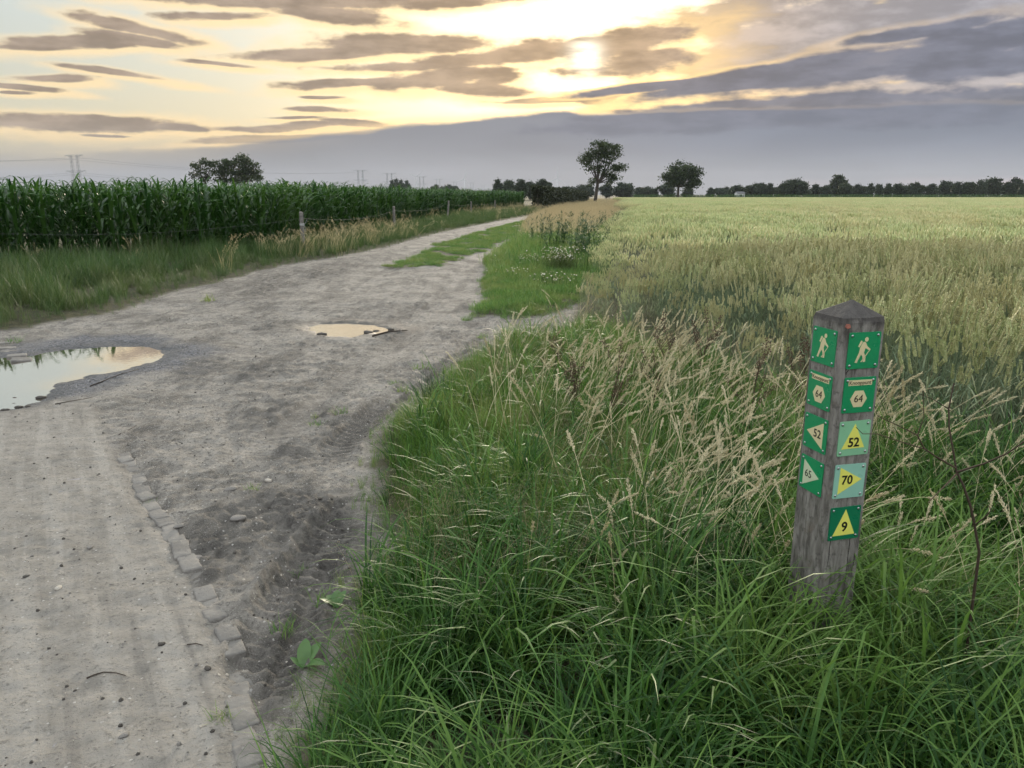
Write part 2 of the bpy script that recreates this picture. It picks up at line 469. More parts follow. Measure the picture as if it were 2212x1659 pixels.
def terrain(x, y):
    g, med, p1, p2, wob = masks(x, y)
    track = smooth01(0.06, -0.12, g)
    near = smooth01(30, 12, y) * smooth01(-3, 0, y)
    lane = smooth01(-0.03, 0.10, poly_sd(x, y, LANE)) * smooth01(8.0, 5.0, y)
    mud = smooth01(-0.18, 0.12, poly_sd(x, y, MUD) + wob * 0.8)
    for (cx, cy0, r) in [(-2.9, 9.6, .5), (-1.3, 8.9, .5), (-2.3, 7.0, .45), (-1.75, 5.5, .55), (-1.2, 4.9, .4), (-5.0, 14.0, 1.0), (-4.7, 15.6, .9)]:
        mud = np.maximum(mud, 0.75 * smooth01(r, r * .3, np.hypot(x - cx, (y - cy0) * .8) + wob * 2.2))
    mud = np.maximum(mud, smooth01(-.5, .5, poly_sd(x, y, MUD2) + wob * 4))
    mud = np.clip(mud * (.72 + .75 * pn(x * 2.6 + .5 * y, y * .9, 15) + .5 * pn(x * 8, y * 5, 16)), 0, 1)
    mud *= track * (1 - lane)
    rough = track * (1 - 0.55 * lane)
    h = 0.02 * pn(x * .35, y * .35, 1) * smooth01(60, 20, y) * smooth01(-6, 0, y)
    tr = np.zeros_like(h); groove_mud_shade = np.zeros_like(h); tin = np.zeros_like(h)
    for line, w, d in TRACKS_W:
        dist, s, sg = line_dist(x, y, line)
        tot = np.sum(np.linalg.norm(np.diff(line, axis=0), axis=1))
        fade = smooth01(0, .25, s) * smooth01(tot, tot - .4, s) * (0.6 + .5 * pn(s * 2.0, s * 0 + w * 50, 12))
        ins = smooth01(w * 1.25, w * .85, dist)
        tin = np.maximum(tin, ins * np.clip(fade * 1.6, 0, 1))
        rim = np.exp(-((dist - w * 1.35) / (w * .28)) ** 2)
        tread = np.clip(2.5 * np.sin(2 * math.pi * (s / 0.075 + np.abs(sg) * 8.0)), -1, 1) * .5
        groove_mud_shade = np.maximum(groove_mud_shade, smooth01(w * 1.7, w * .9, dist) * np.clip(fade * d * 50, 0, 1))
        tr += 1.7 * fade * (ins * (-d + d * .8 * tread) + rim * d * .5)
    quiet = 1 - .85 * tin
    h += quiet * near * rough * (0.016 * pn(x * 1.6, y * 1.6, 2) + 0.014 * pn(x * 4.5, y * 4.5, 3) + 0.013 * pn(x * 11, y * 11, 4))
    r1 = 1 - np.abs(pn(x * 8.5 - y * 1.5, y * 4.5, 8)); r2 = 1 - np.abs(pn(x * 18 - y * 3, y * 11, 9))
    h += quiet * near * mud * (0.040 * (r1 - .6) + 0.034 * (r2 - .6)) + quiet * near * rough * (0.017 * (r2 - .6) + 0.008 * np.maximum(0, pn(x * 30, y * 30, 14) - .1))
    h += quiet * near * mud * 0.018 * np.maximum(0, pn(x * 24, y * 24, 10) - .05)
    mud = np.maximum(mud, (.6 + .4 * pn(x * 9, y * 9, 17)) * .8 * groove_mud_shade * track * (1 - lane)); h += tr * track * (1 - .8 * lane)  # tyre grooves join the mud mask: damp mud plus groove shade painted in
    for wl in WHEEL:
        dist, s, sg = line_dist(x, y, wl)
        h -= 0.035 * np.exp(-(dist / .45) ** 2) * track * smooth01(9, 13, y)
    ed, _, _ = line_dist(x, y, EDGE_LINE); h -= .013 * np.exp(-(ed / .06) ** 2) * near
    h += 0.05 * smooth01(-.3, .5, med) * smooth01(12, 16, y)
    h -= lane * 0.0 - 0.012 * lane
    h += 0.05 * smooth01(-.05, .45, g) + 0.10 * smooth01(.2, 2.5, poly_sd(x, y, LEFT))
    b1 = smooth01(-.22, .30, p1 + wob * .35); b2 = smooth01(-.16, .16, p2 + wob * .30)
    flat = np.maximum(smooth01(-.9, -.1, p1), smooth01(-.6, -.1, p2))
    h = h * (1 - .55 * flat) + 0.012 * flat - 0.055 * b1 - 0.05 * b2
    return h, dict(g=g, med=med, p1=p1, p2=p2, track=track, lane=lane, mud=mud, wob=wob, tr=tr)

WATER1, WATER2 = -0.0120, -0.0125

# ------------------------------------------------------------------ materials
def mat(name):
    m = bpy.data.materials.new(name); m.use_nodes = True
    nt = m.node_tree; nt.nodes.clear()
    out = nt.nodes.new('ShaderNodeOutputMaterial')
    return m, nt, out

def principled(nt, out, **kw):
    b = nt.nodes.new('ShaderNodeBsdfPrincipled')
    for k, v in kw.items():
        setin(nt, b.inputs[k], v)
    nt.links.new(b.outputs[0], out.inputs[0])
    return b

def attr(nt, name, fac=True):
    n = nt.nodes.new('ShaderNodeAttribute'); n.attribute_name = name
    return X(nt, n.outputs['Fac']) if fac else n

def bump(nt, h, strength=0.3, dist=0.01):
    n = nt.nodes.new('ShaderNodeBump'); n.inputs['Strength'].default_value = strength; n.inputs['Distance'].default_value = dist
    setin(nt, n.inputs['Height'], h)
    return n.outputs[0]

def simple(name, col, rough=0.6, var=0.15, scale=8.0, metallic=0.0, spec=0.5, bumps=0.0):
    m, nt, out = mat(name)
    tcn = nt.nodes.new('ShaderNodeTexCoord')
    n = noise(nt, tcn.outputs['Object'], scale, 4.0, 0.6)
    f = X(nt, n.outputs[0]).sm(0.3, 0.7)
    c = cmix(nt, f, tuple(k * (1 - var) for k in col), tuple(min(1, k * (1 + var)) for k in col))
    b = principled(nt, out, **{'Base Color': c, 'Roughness': rough, 'Metallic': metallic, 'Specular IOR Level': spec})
    if bumps:
        setin(nt, b.inputs['Normal'], bump(nt, X(nt, n.outputs[0]), bumps, 0.01))
    return m

def leafmat(name, c_lo, c_hi, c_alt=None, trans=0.35, rough=0.45, spec=0.4, big=0.6, alt_amt=0.5, tipcol=None):
    """foliage: colour varies by blade (attribute a), instance and place; thin blades pass light"""
    m, nt, out = mat(name)
    a = attr(nt, 'a')
    oi = nt.nodes.new('ShaderNodeObjectInfo')
    rnd = X(nt, oi.outputs['Random'])
    ge = nt.nodes.new('ShaderNodeNewGeometry')
    nb = X(nt, noise(nt, ge.outputs['Position'], big, 2.0, 0.5).outputs[0])
    c = cmix(nt, (a * 0.75 + rnd * 0.25), c_lo, c_hi)
    if c_alt is not None:
        c = cmix(nt, (nb + (rnd - 0.5) * 0.3 + (a - 0.5) * 0.25).sm(0.42, 0.66) * alt_amt, c, c_alt)
    if tipcol is not None:
        c = cmix(nt, attr(nt, 't').sm(0.75, 1.0) * 0.6, c, tipcol)
    p = nt.nodes.new('ShaderNodeBsdfPrincipled')
    setin(nt, p.inputs['Base Color'], c); p.inputs['Roughness'].default_value = rough; p.inputs['Specular IOR Level'].default_value = spec
    t = nt.nodes.new('ShaderNodeBsdfTranslucent'); setin(nt, t.inputs[0], cmix(nt, 0.5, c, cscale(nt, c, 1.6)))
    mx = nt.nodes.new('ShaderNodeMixShader'); mx.inputs[0].default_value = trans
    nt.links.new(p.outputs[0], mx.inputs[1]); nt.links.new(t.outputs[0], mx.inputs[2])
    nt.links.new(mx.outputs[0], out.inputs[0])
    return m

# ---- ground material: sand, mud, gravel, soil under the plants
m_ground, nt, out = mat('sand_track')
ge = nt.nodes.new('ShaderNodeNewGeometry'); pos = ge.outputs['Position']
mpf = nt.nodes.new('ShaderNodeMapping'); nt.links.new(pos, mpf.inputs[0]); mpf.inputs['Rotation'].default_value = (0, 0, R(12)); mpf.inputs['Scale'].default_value = (3.2, 0.8, 1)
nS = X(nt, noise(nt, mpf.outputs[0], 1.0, 4.0, 0.62).outputs[0])
an = attr(nt, 'm1', False); sc_ = nt.nodes.new('ShaderNodeSeparateColor'); nt.links.new(an.outputs['Color'], sc_.inputs[0])
a_mud_shade, a_wet, a_grav = (X(nt, sc_.outputs[i]) for i in range(3))
an2 = attr(nt, 'm2', False); sc2 = nt.nodes.new('ShaderNodeSeparateColor'); nt.links.new(an2.outputs['Color'], sc2.inputs[0])
a_grass, a_lane, a_pad = (X(nt, sc2.outputs[i]) for i in range(3))
nA = X(nt, noise(nt, pos, 1.3, 2.0, 0.6).outputs[0]); nB = X(nt, noise(nt, pos, 9.0, 3.0, 0.65).outputs[0])
nC = X(nt, noise(nt, pos, 45.0, 4.0, 0.72).outputs[0]); nD = X(nt, noise(nt, pos, 230.0, 0.0, 0.6).outputs[0])
vo = nt.nodes.new('ShaderNodeTexVoronoi'); nt.links.new(pos, vo.inputs['Vector']); vo.inputs['Scale'].default_value = 70.0
vs = nt.nodes.new('ShaderNodeSeparateColor'); nt.links.new(vo.outputs['Color'], vs.inputs[0])
vr = X(nt, vs.outputs[0]); vd = X(nt, vo.outputs['Distance'])
sand = cmix(nt, (nA * 0.5 + nB * 0.5).sm(0.36, 0.62), (0.150, 0.136, 0.116), (0.315, 0.288, 0.248))
sand = cmix(nt, nS.sm(0.48, 0.64) * 0.75, sand, (0.098, 0.088, 0.076))
sand = cmix(nt, nC.sm(0.50, 0.64) * 0.75, sand, (0.085, 0.078, 0.068))
sand = cmix(nt, nD.sm(0.60, 0.75) * 0.5, sand, (0.52, 0.49, 0.44))
lane_c = cmix(nt, (nA * 0.4 + nB * 0.6).sm(0.34, 0.64), (0.225, 0.207, 0.178), (0.315, 0.290, 0.252))
mpl = nt.nodes.new('ShaderNodeMapping'); nt.links.new(pos, mpl.inputs[0]); mpl.vector_type = 'TEXTURE'; mpl.inputs['Rotation'].default_value = (0, 0, R(31)); mpl.inputs['Scale'].default_value = (1 / 10.0, 1 / 0.6, 1)
nL = X(nt, noise(nt, mpl.outputs[0], 1.0, 3.0, 0.6).outputs[0])
lane_c = cmix(nt, nL.sm(0.46, 0.64) * 0.65, lane_c, (0.365, 0.34, 0.30))
lane_c = cmix(nt, nL.sm(0.44, 0.30) * 0.55, lane_c, (0.150, 0.138, 0.124))
lane_c = cmix(nt, nC.sm(0.54, 0.68) * 0.65, lane_c, (0.12, 0.11, 0.095))
sand = cmix(nt, a_lane, sand, lane_c)
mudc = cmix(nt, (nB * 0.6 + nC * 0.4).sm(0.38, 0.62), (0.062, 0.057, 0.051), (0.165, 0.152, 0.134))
c = cmix(nt, (a_mud_shade + (nB - 0.5) * 0.7 * a_mud_shade).sat(), sand, mudc)
grav = cmix(nt, vr, (0.045, 0.047, 0.054), (0.20, 0.205, 0.222))
c = cmix(nt, (a_grav + (nB - 0.5) * 0.8 * a_grav).sat(), c, grav)
peb = vr.sm(0.90, 0.93) * vd.sm(0.42, 0.30) * (1.0 - a_grass)
c = cmix(nt, peb * 0.7, c, cmix(nt, X(nt, vs.outputs[1]), (0.09, 0.085, 0.08), (0.58, 0.55, 0.50)))
c = cmix(nt, a_wet * 0.75, c, cscale(nt, c, 0.32))
soil = cmix(nt, nB.sm(0.35, 0.65), (0.035, 0.036, 0.018), (0.085, 0.078, 0.04))
c = cmix(nt, (a_grass + (nB - 0.5) * 0.8 * a_grass).sat(), c, soil)
b = principled(nt, out, **{'Base Color': c, 'Roughness': a_wet * -0.55 + 0.95, 'Specular IOR Level': 0.3})
hgt = nC * 0.8 + vd * -0.12 * (a_grav + 0.25)
setin(nt, b.inputs['Normal'], bump(nt, hgt, 1.0, 0.030))

# ------------------------------------------------------------------ ground sheet
def lines(segs):
    o = [segs[0][0]]
    for a, b_, st in segs:
        n = max(1, int(round((b_ - a) / st)))
        o += list(a + (b_ - a) * (np.arange(n) + 1) / n)
    return np.array(o)
xl = lines([(-9000, -300, 2900), (-300, -60, 60), (-60, -16, 4), (-16, -7.4, .2), (-7.4, -2.4, .028), (-2.4, .4, .015), (.4, 1.3, .03), (1.3, 2.6, .08), (2.6, 12, .5), (12, 60, 6), (60, 300, 60), (300, 9000, 2900)])
yl = lines([(-9000, -60, 2980), (-60, 0, 10), (0, 1.3, .15), (1.3, 1.7, .03), (1.7, 5.0, .014), (5.0, 7.5, .024), (7.5, 12, .04), (12, 26, .1), (26, 70, .5), (70, 220, 10), (220, 1000, 130), (1000, 9000, 2000)])
gx, gy = np.meshgrid(xl, yl)
hz, mk = terrain(gx, gy)
nx, ny = len(xl), len(yl)
ii = (np.arange(ny - 1)[:, None] * nx + np.arange(nx - 1)[None, :]).ravel()
faces = np.stack([ii, ii + 1, ii + nx + 1, ii + nx], 1)
wetd = np.maximum(smooth01(WATER1 + .028, WATER1 - .004, hz) * smooth01(-.8, -.2, mk['p1']), smooth01(WATER2 + .022, WATER2 - .003, hz) * smooth01(-.5, -.12, mk['p2']))
wetd = np.maximum(wetd, np.maximum(.75 * smooth01(-.22, -.03, mk['p1'] + mk['wob'] * .6), .9 * smooth01(-.30, -.04, mk['p2'] + mk['wob'] * 1.2)))
wet = np.maximum(wetd, 0.35 * smooth01(.0, .8, mk['mud']) * smooth01(-.1, .3, pn(gx * .9, gy * .9, 20)))
grav = smooth01(-.15, .5, poly_sd(gx, gy, GRAVEL) + mk['wob'] * 3)
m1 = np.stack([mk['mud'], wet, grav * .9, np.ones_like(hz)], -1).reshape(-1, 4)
grassm = np.maximum(smooth01(-.04, .18, mk['g']), 0.75 * smooth01(-.1, .15, mk['med']))
grassm = np.maximum.reduce([grassm, smooth01(57, 66, gy), smooth01(-12, -14, gx) * smooth01(10, 12, gy), smooth01(4, 5, gx)])
m2 = np.stack([grassm, mk['lane'], mk['med'] * 0, np.ones_like(hz)], -1).reshape(-1, 4)
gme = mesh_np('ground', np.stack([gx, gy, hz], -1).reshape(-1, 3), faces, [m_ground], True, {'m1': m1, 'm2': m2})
ground = link('ground', gme); tag(ground, kind='structure')

def ground_z(x, y):
    return terrain(np.atleast_1d(np.asarray(x, float)), np.atleast_1d(np.asarray(y, float)))[0]

# ------------------------------------------------------------------ puddles
m_water, nt, out = mat('puddle_water')
gw = nt.nodes.new('ShaderNodeNewGeometry')
nw = X(nt, noise(nt, gw.outputs['Position'], 22.0, 2.0, 0.5).outputs[0])
nm = X(nt, noise(nt, gw.outputs['Position'], 3.0, 3.0, 0.5).outputs[0])
dif = nt.nodes.new('ShaderNodeBsdfDiffuse'); setin(nt, dif.inputs[0], cmix(nt, nm, (0.10, 0.085, 0.06), (0.16, 0.135, 0.10)))
glo = nt.nodes.new('ShaderNodeBsdfGlossy'); glo.inputs['Roughness'].default_value = 0.02; glo.inputs['Color'].default_value = (0.96, 0.96, 0.95, 1)
bw_n = bump(nt, nw, 0.05, 0.004); nt.links.new(bw_n, glo.inputs['Normal'])
fr_ = nt.nodes.new('ShaderNodeFresnel'); fr_.inputs['IOR'].default_value = 2.4
mxw = nt.nodes.new('ShaderNodeMixShader'); setin(nt, mxw.inputs[0], (X(nt, fr_.outputs[0]) * 1.7 + 0.05).sat())
nt.links.new(dif.outputs[0], mxw.inputs[1]); nt.links.new(glo.outputs[0], mxw.inputs[2]); nt.links.new(mxw.outputs[0], out.inputs[0])
def grow(poly, d):
    c_ = poly.mean(0)
    return np.array([p + (p - c_) / np.linalg.norm(p - c_) * d for p in poly])
m_water2 = m_water.copy(); m_water2.name = 'ruffled_puddle_water'
for n_ in m_water2.node_tree.nodes:
    if n_.type == 'BSDF_GLOSSY': n_.inputs['Roughness'].default_value = 0.16
for nm_, poly, z in (('puddle', PUD1, WATER1), ('puddle', PUD2, WATER2)):
    pts = grow(poly, .25)
    me = bpy.data.meshes.new(nm_)
    bmw = bmesh.new()
    bmw.faces.new([bmw.verts.new((p[0], p[1], z)) for p in pts])
    bmesh.ops.triangulate(bmw, faces=bmw.faces[:]); bmesh.ops.recalc_face_normals(bmw, faces=bmw.faces[:])
    for f in bmw.faces:
        if f.normal.z < 0: f.normal_flip()
    bmw.to_mesh(me); bmw.free(); me.materials.append(m_water if poly is PUD1 else m_water2)
    o = link(nm_, me); tag(o, kind='structure')

# ------------------------------------------------------------------ plant building blocks
def blades(n, length, width, lean, curl, spread, seg=5, seed=0, az=None, azspread=math.pi, fold=0.0, cexp=1.6, tone=(0, 1), kink=0.0, square=0.0, clump=0):
    """one tuft of n tapered, arching blades -> verts, faces, a (tone), t (along)"""
    r = np.random.default_rng(seed)
    L_ = r.uniform(*length, n); W_ = r.uniform(*width, n)
    A = r.uniform(-math.pi, math.pi, n) if az is None else az + r.normal(0, azspread, n)
    ln = r.uniform(*lean, n); cu = r.uniform(*curl, n)
    rr = spread * np.sqrt(r.uniform(0, 1, n)); ra = r.uniform(-math.pi, math.pi, n)
    base = np.stack([rr * np.cos(ra), rr * np.sin(ra), np.zeros(n) - 0.01], 1)
    tone_ = r.uniform(*tone, n)
    if square:
        if clump:       # blades gathered in tussocks
            cc = r.uniform(-square, square, (clump, 2)); ci = r.integers(0, clump, n)
            base[:, :2] += cc[ci]
            L_ = L_ * r.uniform(.65, 1.2, clump)[ci]; A = A * .9 + r.uniform(-.6, .6, clump)[ci]
        else:
            base[:, :2] = r.uniform(-square, square, (n, 2))
    kk = r.uniform(0, 1, n) < kink; ks = r.uniform(.35, .75, n)
    tw = r.normal(0, 0.35, n)
    S = seg; P = base.copy(); lv = []
    for k in range(S + 1):
        s = k / S
        th = ln + cu * s ** cexp + np.where(kk & (s > ks), 1.5, 0.0)
        ww = W_ * np.minimum(1, .55 + 1.6 * s) * np.clip(1 - s, 0, 1) ** 0.55 if k < S else W_ * 0.03
        tA = A + math.pi / 2 + tw * s * 2
        sd_ = np.stack([np.cos(tA), np.sin(tA), np.zeros(n)], 1)
        lv.append((P - sd_ * ww[:, None] / 2, P + sd_ * ww[:, None] / 2))
        ds = L_ / S
        P = P + np.stack([np.cos(A) * np.sin(th), np.sin(A) * np.sin(th), np.cos(th)], 1) * ds[:, None]
        P[:, 2] = np.maximum(P[:, 2], 0.004)
    V = np.stack([np.stack([a, b], 1) for a, b in lv], 1).reshape(n, -1, 3)
    m = (S + 1) * 2
    f = np.array([[2 * k, 2 * k + 1, 2 * k + 3, 2 * k + 2] for k in range(S)])
    F = (np.arange(n)[:, None, None] * m + f[None]).reshape(-1, 4)
    a = np.repeat(tone_, m); t = np.tile(np.repeat(np.arange(S + 1) / S, 2), n)
    return V.reshape(-1, 3), F, a, t

def merge(parts):
    Vs, Fs, As, Ts = [], [], [], []; o = 0
    for V_, F_, a_, t_ in parts:
        Vs.append(V_); Fs.append(F_ + o); As.append(a_); Ts.append(t_); o += len(V_)
    return np.vstack(Vs), np.vstack(Fs), np.concatenate(As), np.concatenate(Ts)

def seeds(pts, dirs, size, seed, tone=(0.4, 1.0)):
    """small spindle-shaped grains: 4-sided, closed enough to catch light from everywhere"""
    r = np.random.default_rng(seed); n = len(pts)
    d = dirs / (np.linalg.norm(dirs, axis=1, keepdims=True) + 1e-9)
    up = np.where(np.abs(d[:, 2:3]) < .9, np.array([[0, 0, 1.0]]), np.array([[1.0, 0, 0]]))
    x = np.cross(d, up); x /= np.linalg.norm(x, axis=1, keepdims=True); y = np.cross(d, x)
    Ln_ = r.uniform(.75, 1.25, n)[:, None] * size[0]; w = size[1]
    b0 = pts; mid = pts + d * Ln_ * .45; tip = pts + d * Ln_
    V = np.stack([b0, mid + x * w, mid + y * w, mid - x * w, mid - y * w, tip], 1)
    f = np.array([[1, 5, 2, 0], [2, 5, 3, 0], [3, 5, 4, 0], [4, 5, 1, 0]])
    F = (np.arange(n)[:, None, None] * 6 + f[None]).reshape(-1, 4)
    return V.reshape(-1, 3), F, np.repeat(r.uniform(*tone, n), 6), np.full(n * 6, .5)

def stem(pts, rad, tone, n=3):
    pts = np.asarray(pts, float); m = len(pts)
    t = np.gradient(pts, axis=0); t /= np.linalg.norm(t, axis=1, keepdims=True) + 1e-9
    up = np.where(np.abs(t[:, 2:3]) < .9, np.array([[0, 0, 1.0]]), np.array([[1.0, 0, 0]]))
    x = np.cross(t, up); x /= np.linalg.norm(x, axis=1, keepdims=True); y = np.cross(t, x)
    rad = np.broadcast_to(np.asarray(rad, float), (m,))[:, None]
    V = np.stack([pts + rad * (math.cos(2 * math.pi * k / n) * x + math.sin(2 * math.pi * k / n) * y) for k in range(n)], 1)
    F = np.array([[i * n + k, i * n + (k + 1) % n, (i + 1) * n + (k + 1) % n, (i + 1) * n + k] for i in range(m - 1) for k in range(n)])
    return V.reshape(-1, 3), F, np.full(m * n, tone), np.repeat(np.linspace(0, 1, m), n)

def curve(base, az, length, lean, curl, seg=7, cexp=2.0):
    P = np.array(base, float); o = [P.copy()]
    for k in range(seg):
        th = lean + curl * ((k + .5) / seg) ** cexp
        P = P + np.array([math.cos(az) * math.sin(th), math.sin(az) * math.sin(th), math.cos(th)]) * length / seg
        o.append(P.copy())
    return np.array(o)

def src(name, parts, m):
    V_, F_, a_, t_ = merge(parts)
    me = mesh_np(name, V_, F_, [m], False, {'a': a_, 't': t_})
    return bpy.data.objects.new(name, me)      # never linked: only a source for scattering

def scatter(name, pts, rot, scl, idx, sources, label, cat):
    """one object whose points carry copies of the source tufts"""
    me = mesh_np(name, pts, np.zeros((0, 4), int))
    for k_, v_, ty in (('rot', rot, 'FLOAT_VECTOR'), ('scl', scl, 'FLOAT'), ('idx', idx, 'INT')):
        at = me.attributes.new(k_, ty, 'POINT')
        at.data.foreach_set('vector' if ty == 'FLOAT_VECTOR' else 'value', np.asarray(v_, dtype=np.int32 if ty == 'INT' else np.float32).ravel())
    o = link(name, me); tag(o, label, cat, kind='stuff')
    ng = bpy.data.node_groups.new(name + '_scatter', 'GeometryNodeTree')
    ng.interface.new_socket('Geometry', in_out='INPUT', socket_type='NodeSocketGeometry')
    ng.interface.new_socket('Geometry', in_out='OUTPUT', socket_type='NodeSocketGeometry')
    gi = ng.nodes.new('NodeGroupInput'); go = ng.nodes.new('NodeGroupOutput')
    j = ng.nodes.new('GeometryNodeJoinGeometry')
    for s_ in reversed(sources):
        oi = ng.nodes.new('GeometryNodeObjectInfo'); oi.inputs['Object'].default_value = s_; oi.inputs['As Instance'].default_value = False
        g2 = ng.nodes.new('GeometryNodeGeometryToInstance'); ng.links.new(oi.outputs['Geometry'], g2.inputs[0])
        ng.links.new(g2.outputs[0], j.inputs[0])
    ip = ng.nodes.new('GeometryNodeInstanceOnPoints'); ip.inputs['Pick Instance'].default_value = True
    ng.links.new(gi.outputs[0], ip.inputs['Points']); ng.links.new(j.outputs[0], ip.inputs['Instance'])
    for an_, ty, so in (('idx', 'INT', 'Instance Index'), ('scl', 'FLOAT', 'Scale')):
        na = ng.nodes.new('GeometryNodeInputNamedAttribute'); na.data_type = ty; na.inputs['Name'].default_value = an_
        ng.links.new(na.outputs[0], ip.inputs[so])
    na = ng.nodes.new('GeometryNodeInputNamedAttribute'); na.data_type = 'FLOAT_VECTOR'; na.inputs['Name'].default_value = 'rot'
    er = ng.nodes.new('FunctionNodeEulerToRotation'); ng.links.new(na.outputs[0], er.inputs[0]); ng.links.new(er.outputs[0], ip.inputs['Rotation'])
    ng.links.new(ip.outputs[0], go.inputs[0])
    md = o.modifiers.new('scatter', 'NODES'); md.node_group = ng
    return o

def jitter_grid(x0, x1, y0, y1, st, r):
    x, y = np.meshgrid(np.arange(x0, x1, st), np.arange(y0, y1, st))
    return (x + r.uniform(-.55, .55, x.shape) * st).ravel(), (y + r.uniform(-.55, .55, x.shape) * st).ravel()

def in_view(x, y, m=1.2, f=0.72):
    return (np.abs(x) < f * np.maximum(y, 0) + m)

def put(name, x, y, scl, nsrc, sources, label, cat, r, tilt=0.12, leanx=0.0, z=None, rz=None):
    n = len(x)
    z = ground_z(x, y) if z is None else z
    rot = np.stack([r.normal(0, tilt, n), r.normal(leanx, tilt, n), r.uniform(-math.pi, math.pi, n) if rz is None else rz], 1)
    return scatter(name, np.stack([x, y, z], 1), rot, scl, r.integers(0, nsrc, n), sources, label, cat)

# ------------------------------------------------------------------ foliage materials
m_lush = leafmat('lush_grass', (0.012, 0.046, 0.010), (0.078, 0.182, 0.034), (0.140, 0.235, 0.048), trans=0.32, rough=0.50, spec=0.22, big=1.1, alt_amt=0.6)
m_fine = leafmat('fine_grass', (0.040, 0.115, 0.016), (0.165, 0.310, 0.048), (0.24, 0.26, 0.08), trans=0.32, rough=0.5, spec=0.25, big=1.3, alt_amt=0.55)
m_turf = leafmat('short_turf', (0.045, 0.125, 0.024), (0.185, 0.320, 0.065), (0.27, 0.27, 0.09), trans=0.30, big=1.6, alt_amt=0.5)
m_left = leafmat('verge_grass', (0.022, 0.062, 0.014), (0.100, 0.180, 0.038), (0.15, 0.16, 0.065), trans=0.30, big=0.5, alt_amt=0.5)
m_dry = leafmat('dry_grass', (0.56, 0.49, 0.28), (0.86, 0.79, 0.56), (0.60, 0.52, 0.31), trans=0.25, rough=0.6, big=0.9)
m_gold = leafmat('golden_grass', (0.54, 0.43, 0.22), (0.80, 0.68, 0.42), (0.58, 0.49, 0.27), trans=0.25, rough=0.6, big=0.25)
m_wheat = leafmat('wheat_ears', (0.40, 0.47, 0.21), (0.74, 0.77, 0.40), (0.70, 0.62, 0.36), trans=0.25, rough=0.55, big=0.10, alt_amt=0.6)
m_wstem = leafmat('wheat_straw', (0.13, 0.20, 0.115), (0.33, 0.39, 0.22), (0.42, 0.40, 0.22), trans=0.25, rough=0.5, big=0.3, alt_amt=0.5)
m_brown = leafmat('dead_weed', (0.045, 0.030, 0.020), (0.15, 0.095, 0.055), (0.16, 0.11, 0.07), trans=0.1, rough=0.8, big=2.0)
m_weed = leafmat('weed_leaf', (0.012, 0.045, 0.012), (0.050, 0.120, 0.030), None, trans=0.28, rough=0.5)
m_maize = leafmat('maize_leaf', (0.010, 0.044, 0.008), (0.055, 0.135, 0.021), (0.085, 0.165, 0.030), trans=0.30, rough=0.34, spec=0.5, big=0.7, alt_amt=0.4)
m_panicle = leafmat('grass_panicle', (0.26, 0.20, 0.11), (0.50, 0.42, 0.26), (0.36, 0.26, 0.16), trans=0.2, rough=0.7, big=1.5)

# ------------------------------------------------------------------ source tufts
lush = [src('lush_tuft', [blades(15, (.22, .52), (.006, .0125), (.05, .55), (.5, 2.1), .05, 7, 10 + i, kink=.12)], m_lush) for i in range(7)]
fine = [src('fine_tuft', [blades(26, (.12, .36), (.0024, .0048), (.02, .40), (.1, 1.1), .055, 4, 30 + i)], m_fine) for i in range(5)]
turft = [src('turf_tile', [blades(420, (.035, .11), (.0022, .0045), (.05, .7), (.1, 1.2), .05, 3, 55 + i, square=.16, clump=26)], m_turf) for i in range(5)]
turf = [src('turf_tuft', [blades(26, (.035, .10), (.0018, .004), (.05, .7), (.1, 1.2), .05, 3, 50 + i)], m_turf) for i in range(5)]
leftg = [src('verge_tuft', [blades(26, (.18, .60), (.0030, .0065), (.03, .45), (.2, 1.6), .09, 5, 70 + i)], m_left) for i in range(3)]
leftt = [src('verge_tile', [blades(300, (.16, .62), (.0040, .0085), (.03, .45), (.2, 1.6), .07, 5, 75 + i, square=.32, clump=20)], m_left) for i in range(5)]
def src2(name, sets):
    ps = [merge(p) for p, _ in sets]
    V_, F_, a_, t_ = merge(ps)
    me = mesh_np(name, V_, F_, [m for _, m in sets], False, {'a': a_, 't': t_})
    me.polygons.foreach_set('material_index', np.repeat(np.arange(len(ps), dtype=np.int32), [len(p[1]) for p in ps]))
    return bpy.data.objects.new(name, me)
def sward(i, nl, nf, sq=.20):
    return src2('sward_tile', [([blades(nl, (.24, .66), (.007, .0155), (.05, .7), (.8, 2.5), .05, 7, 600 + i, square=sq, clump=max(4, nl // 16), kink=.10)], m_lush),
                               ([blades(nf, (.12, .40), (.0024, .0050), (.02, .45), (.1, 1.2), .05, 4, 640 + i, square=sq, clump=max(6, nf // 25))], m_fine)])
sb_l = [sward(40 + i, 1000, 860, .42) for i in range(5)]
sb_f = [sward(50 + i, 260, 2700, .42) for i in range(4)]
sw_l = [sward(i, 230, 200) for i in range(6)]
sw_f = [sward(20 + i, 60, 640) for i in range(6)]

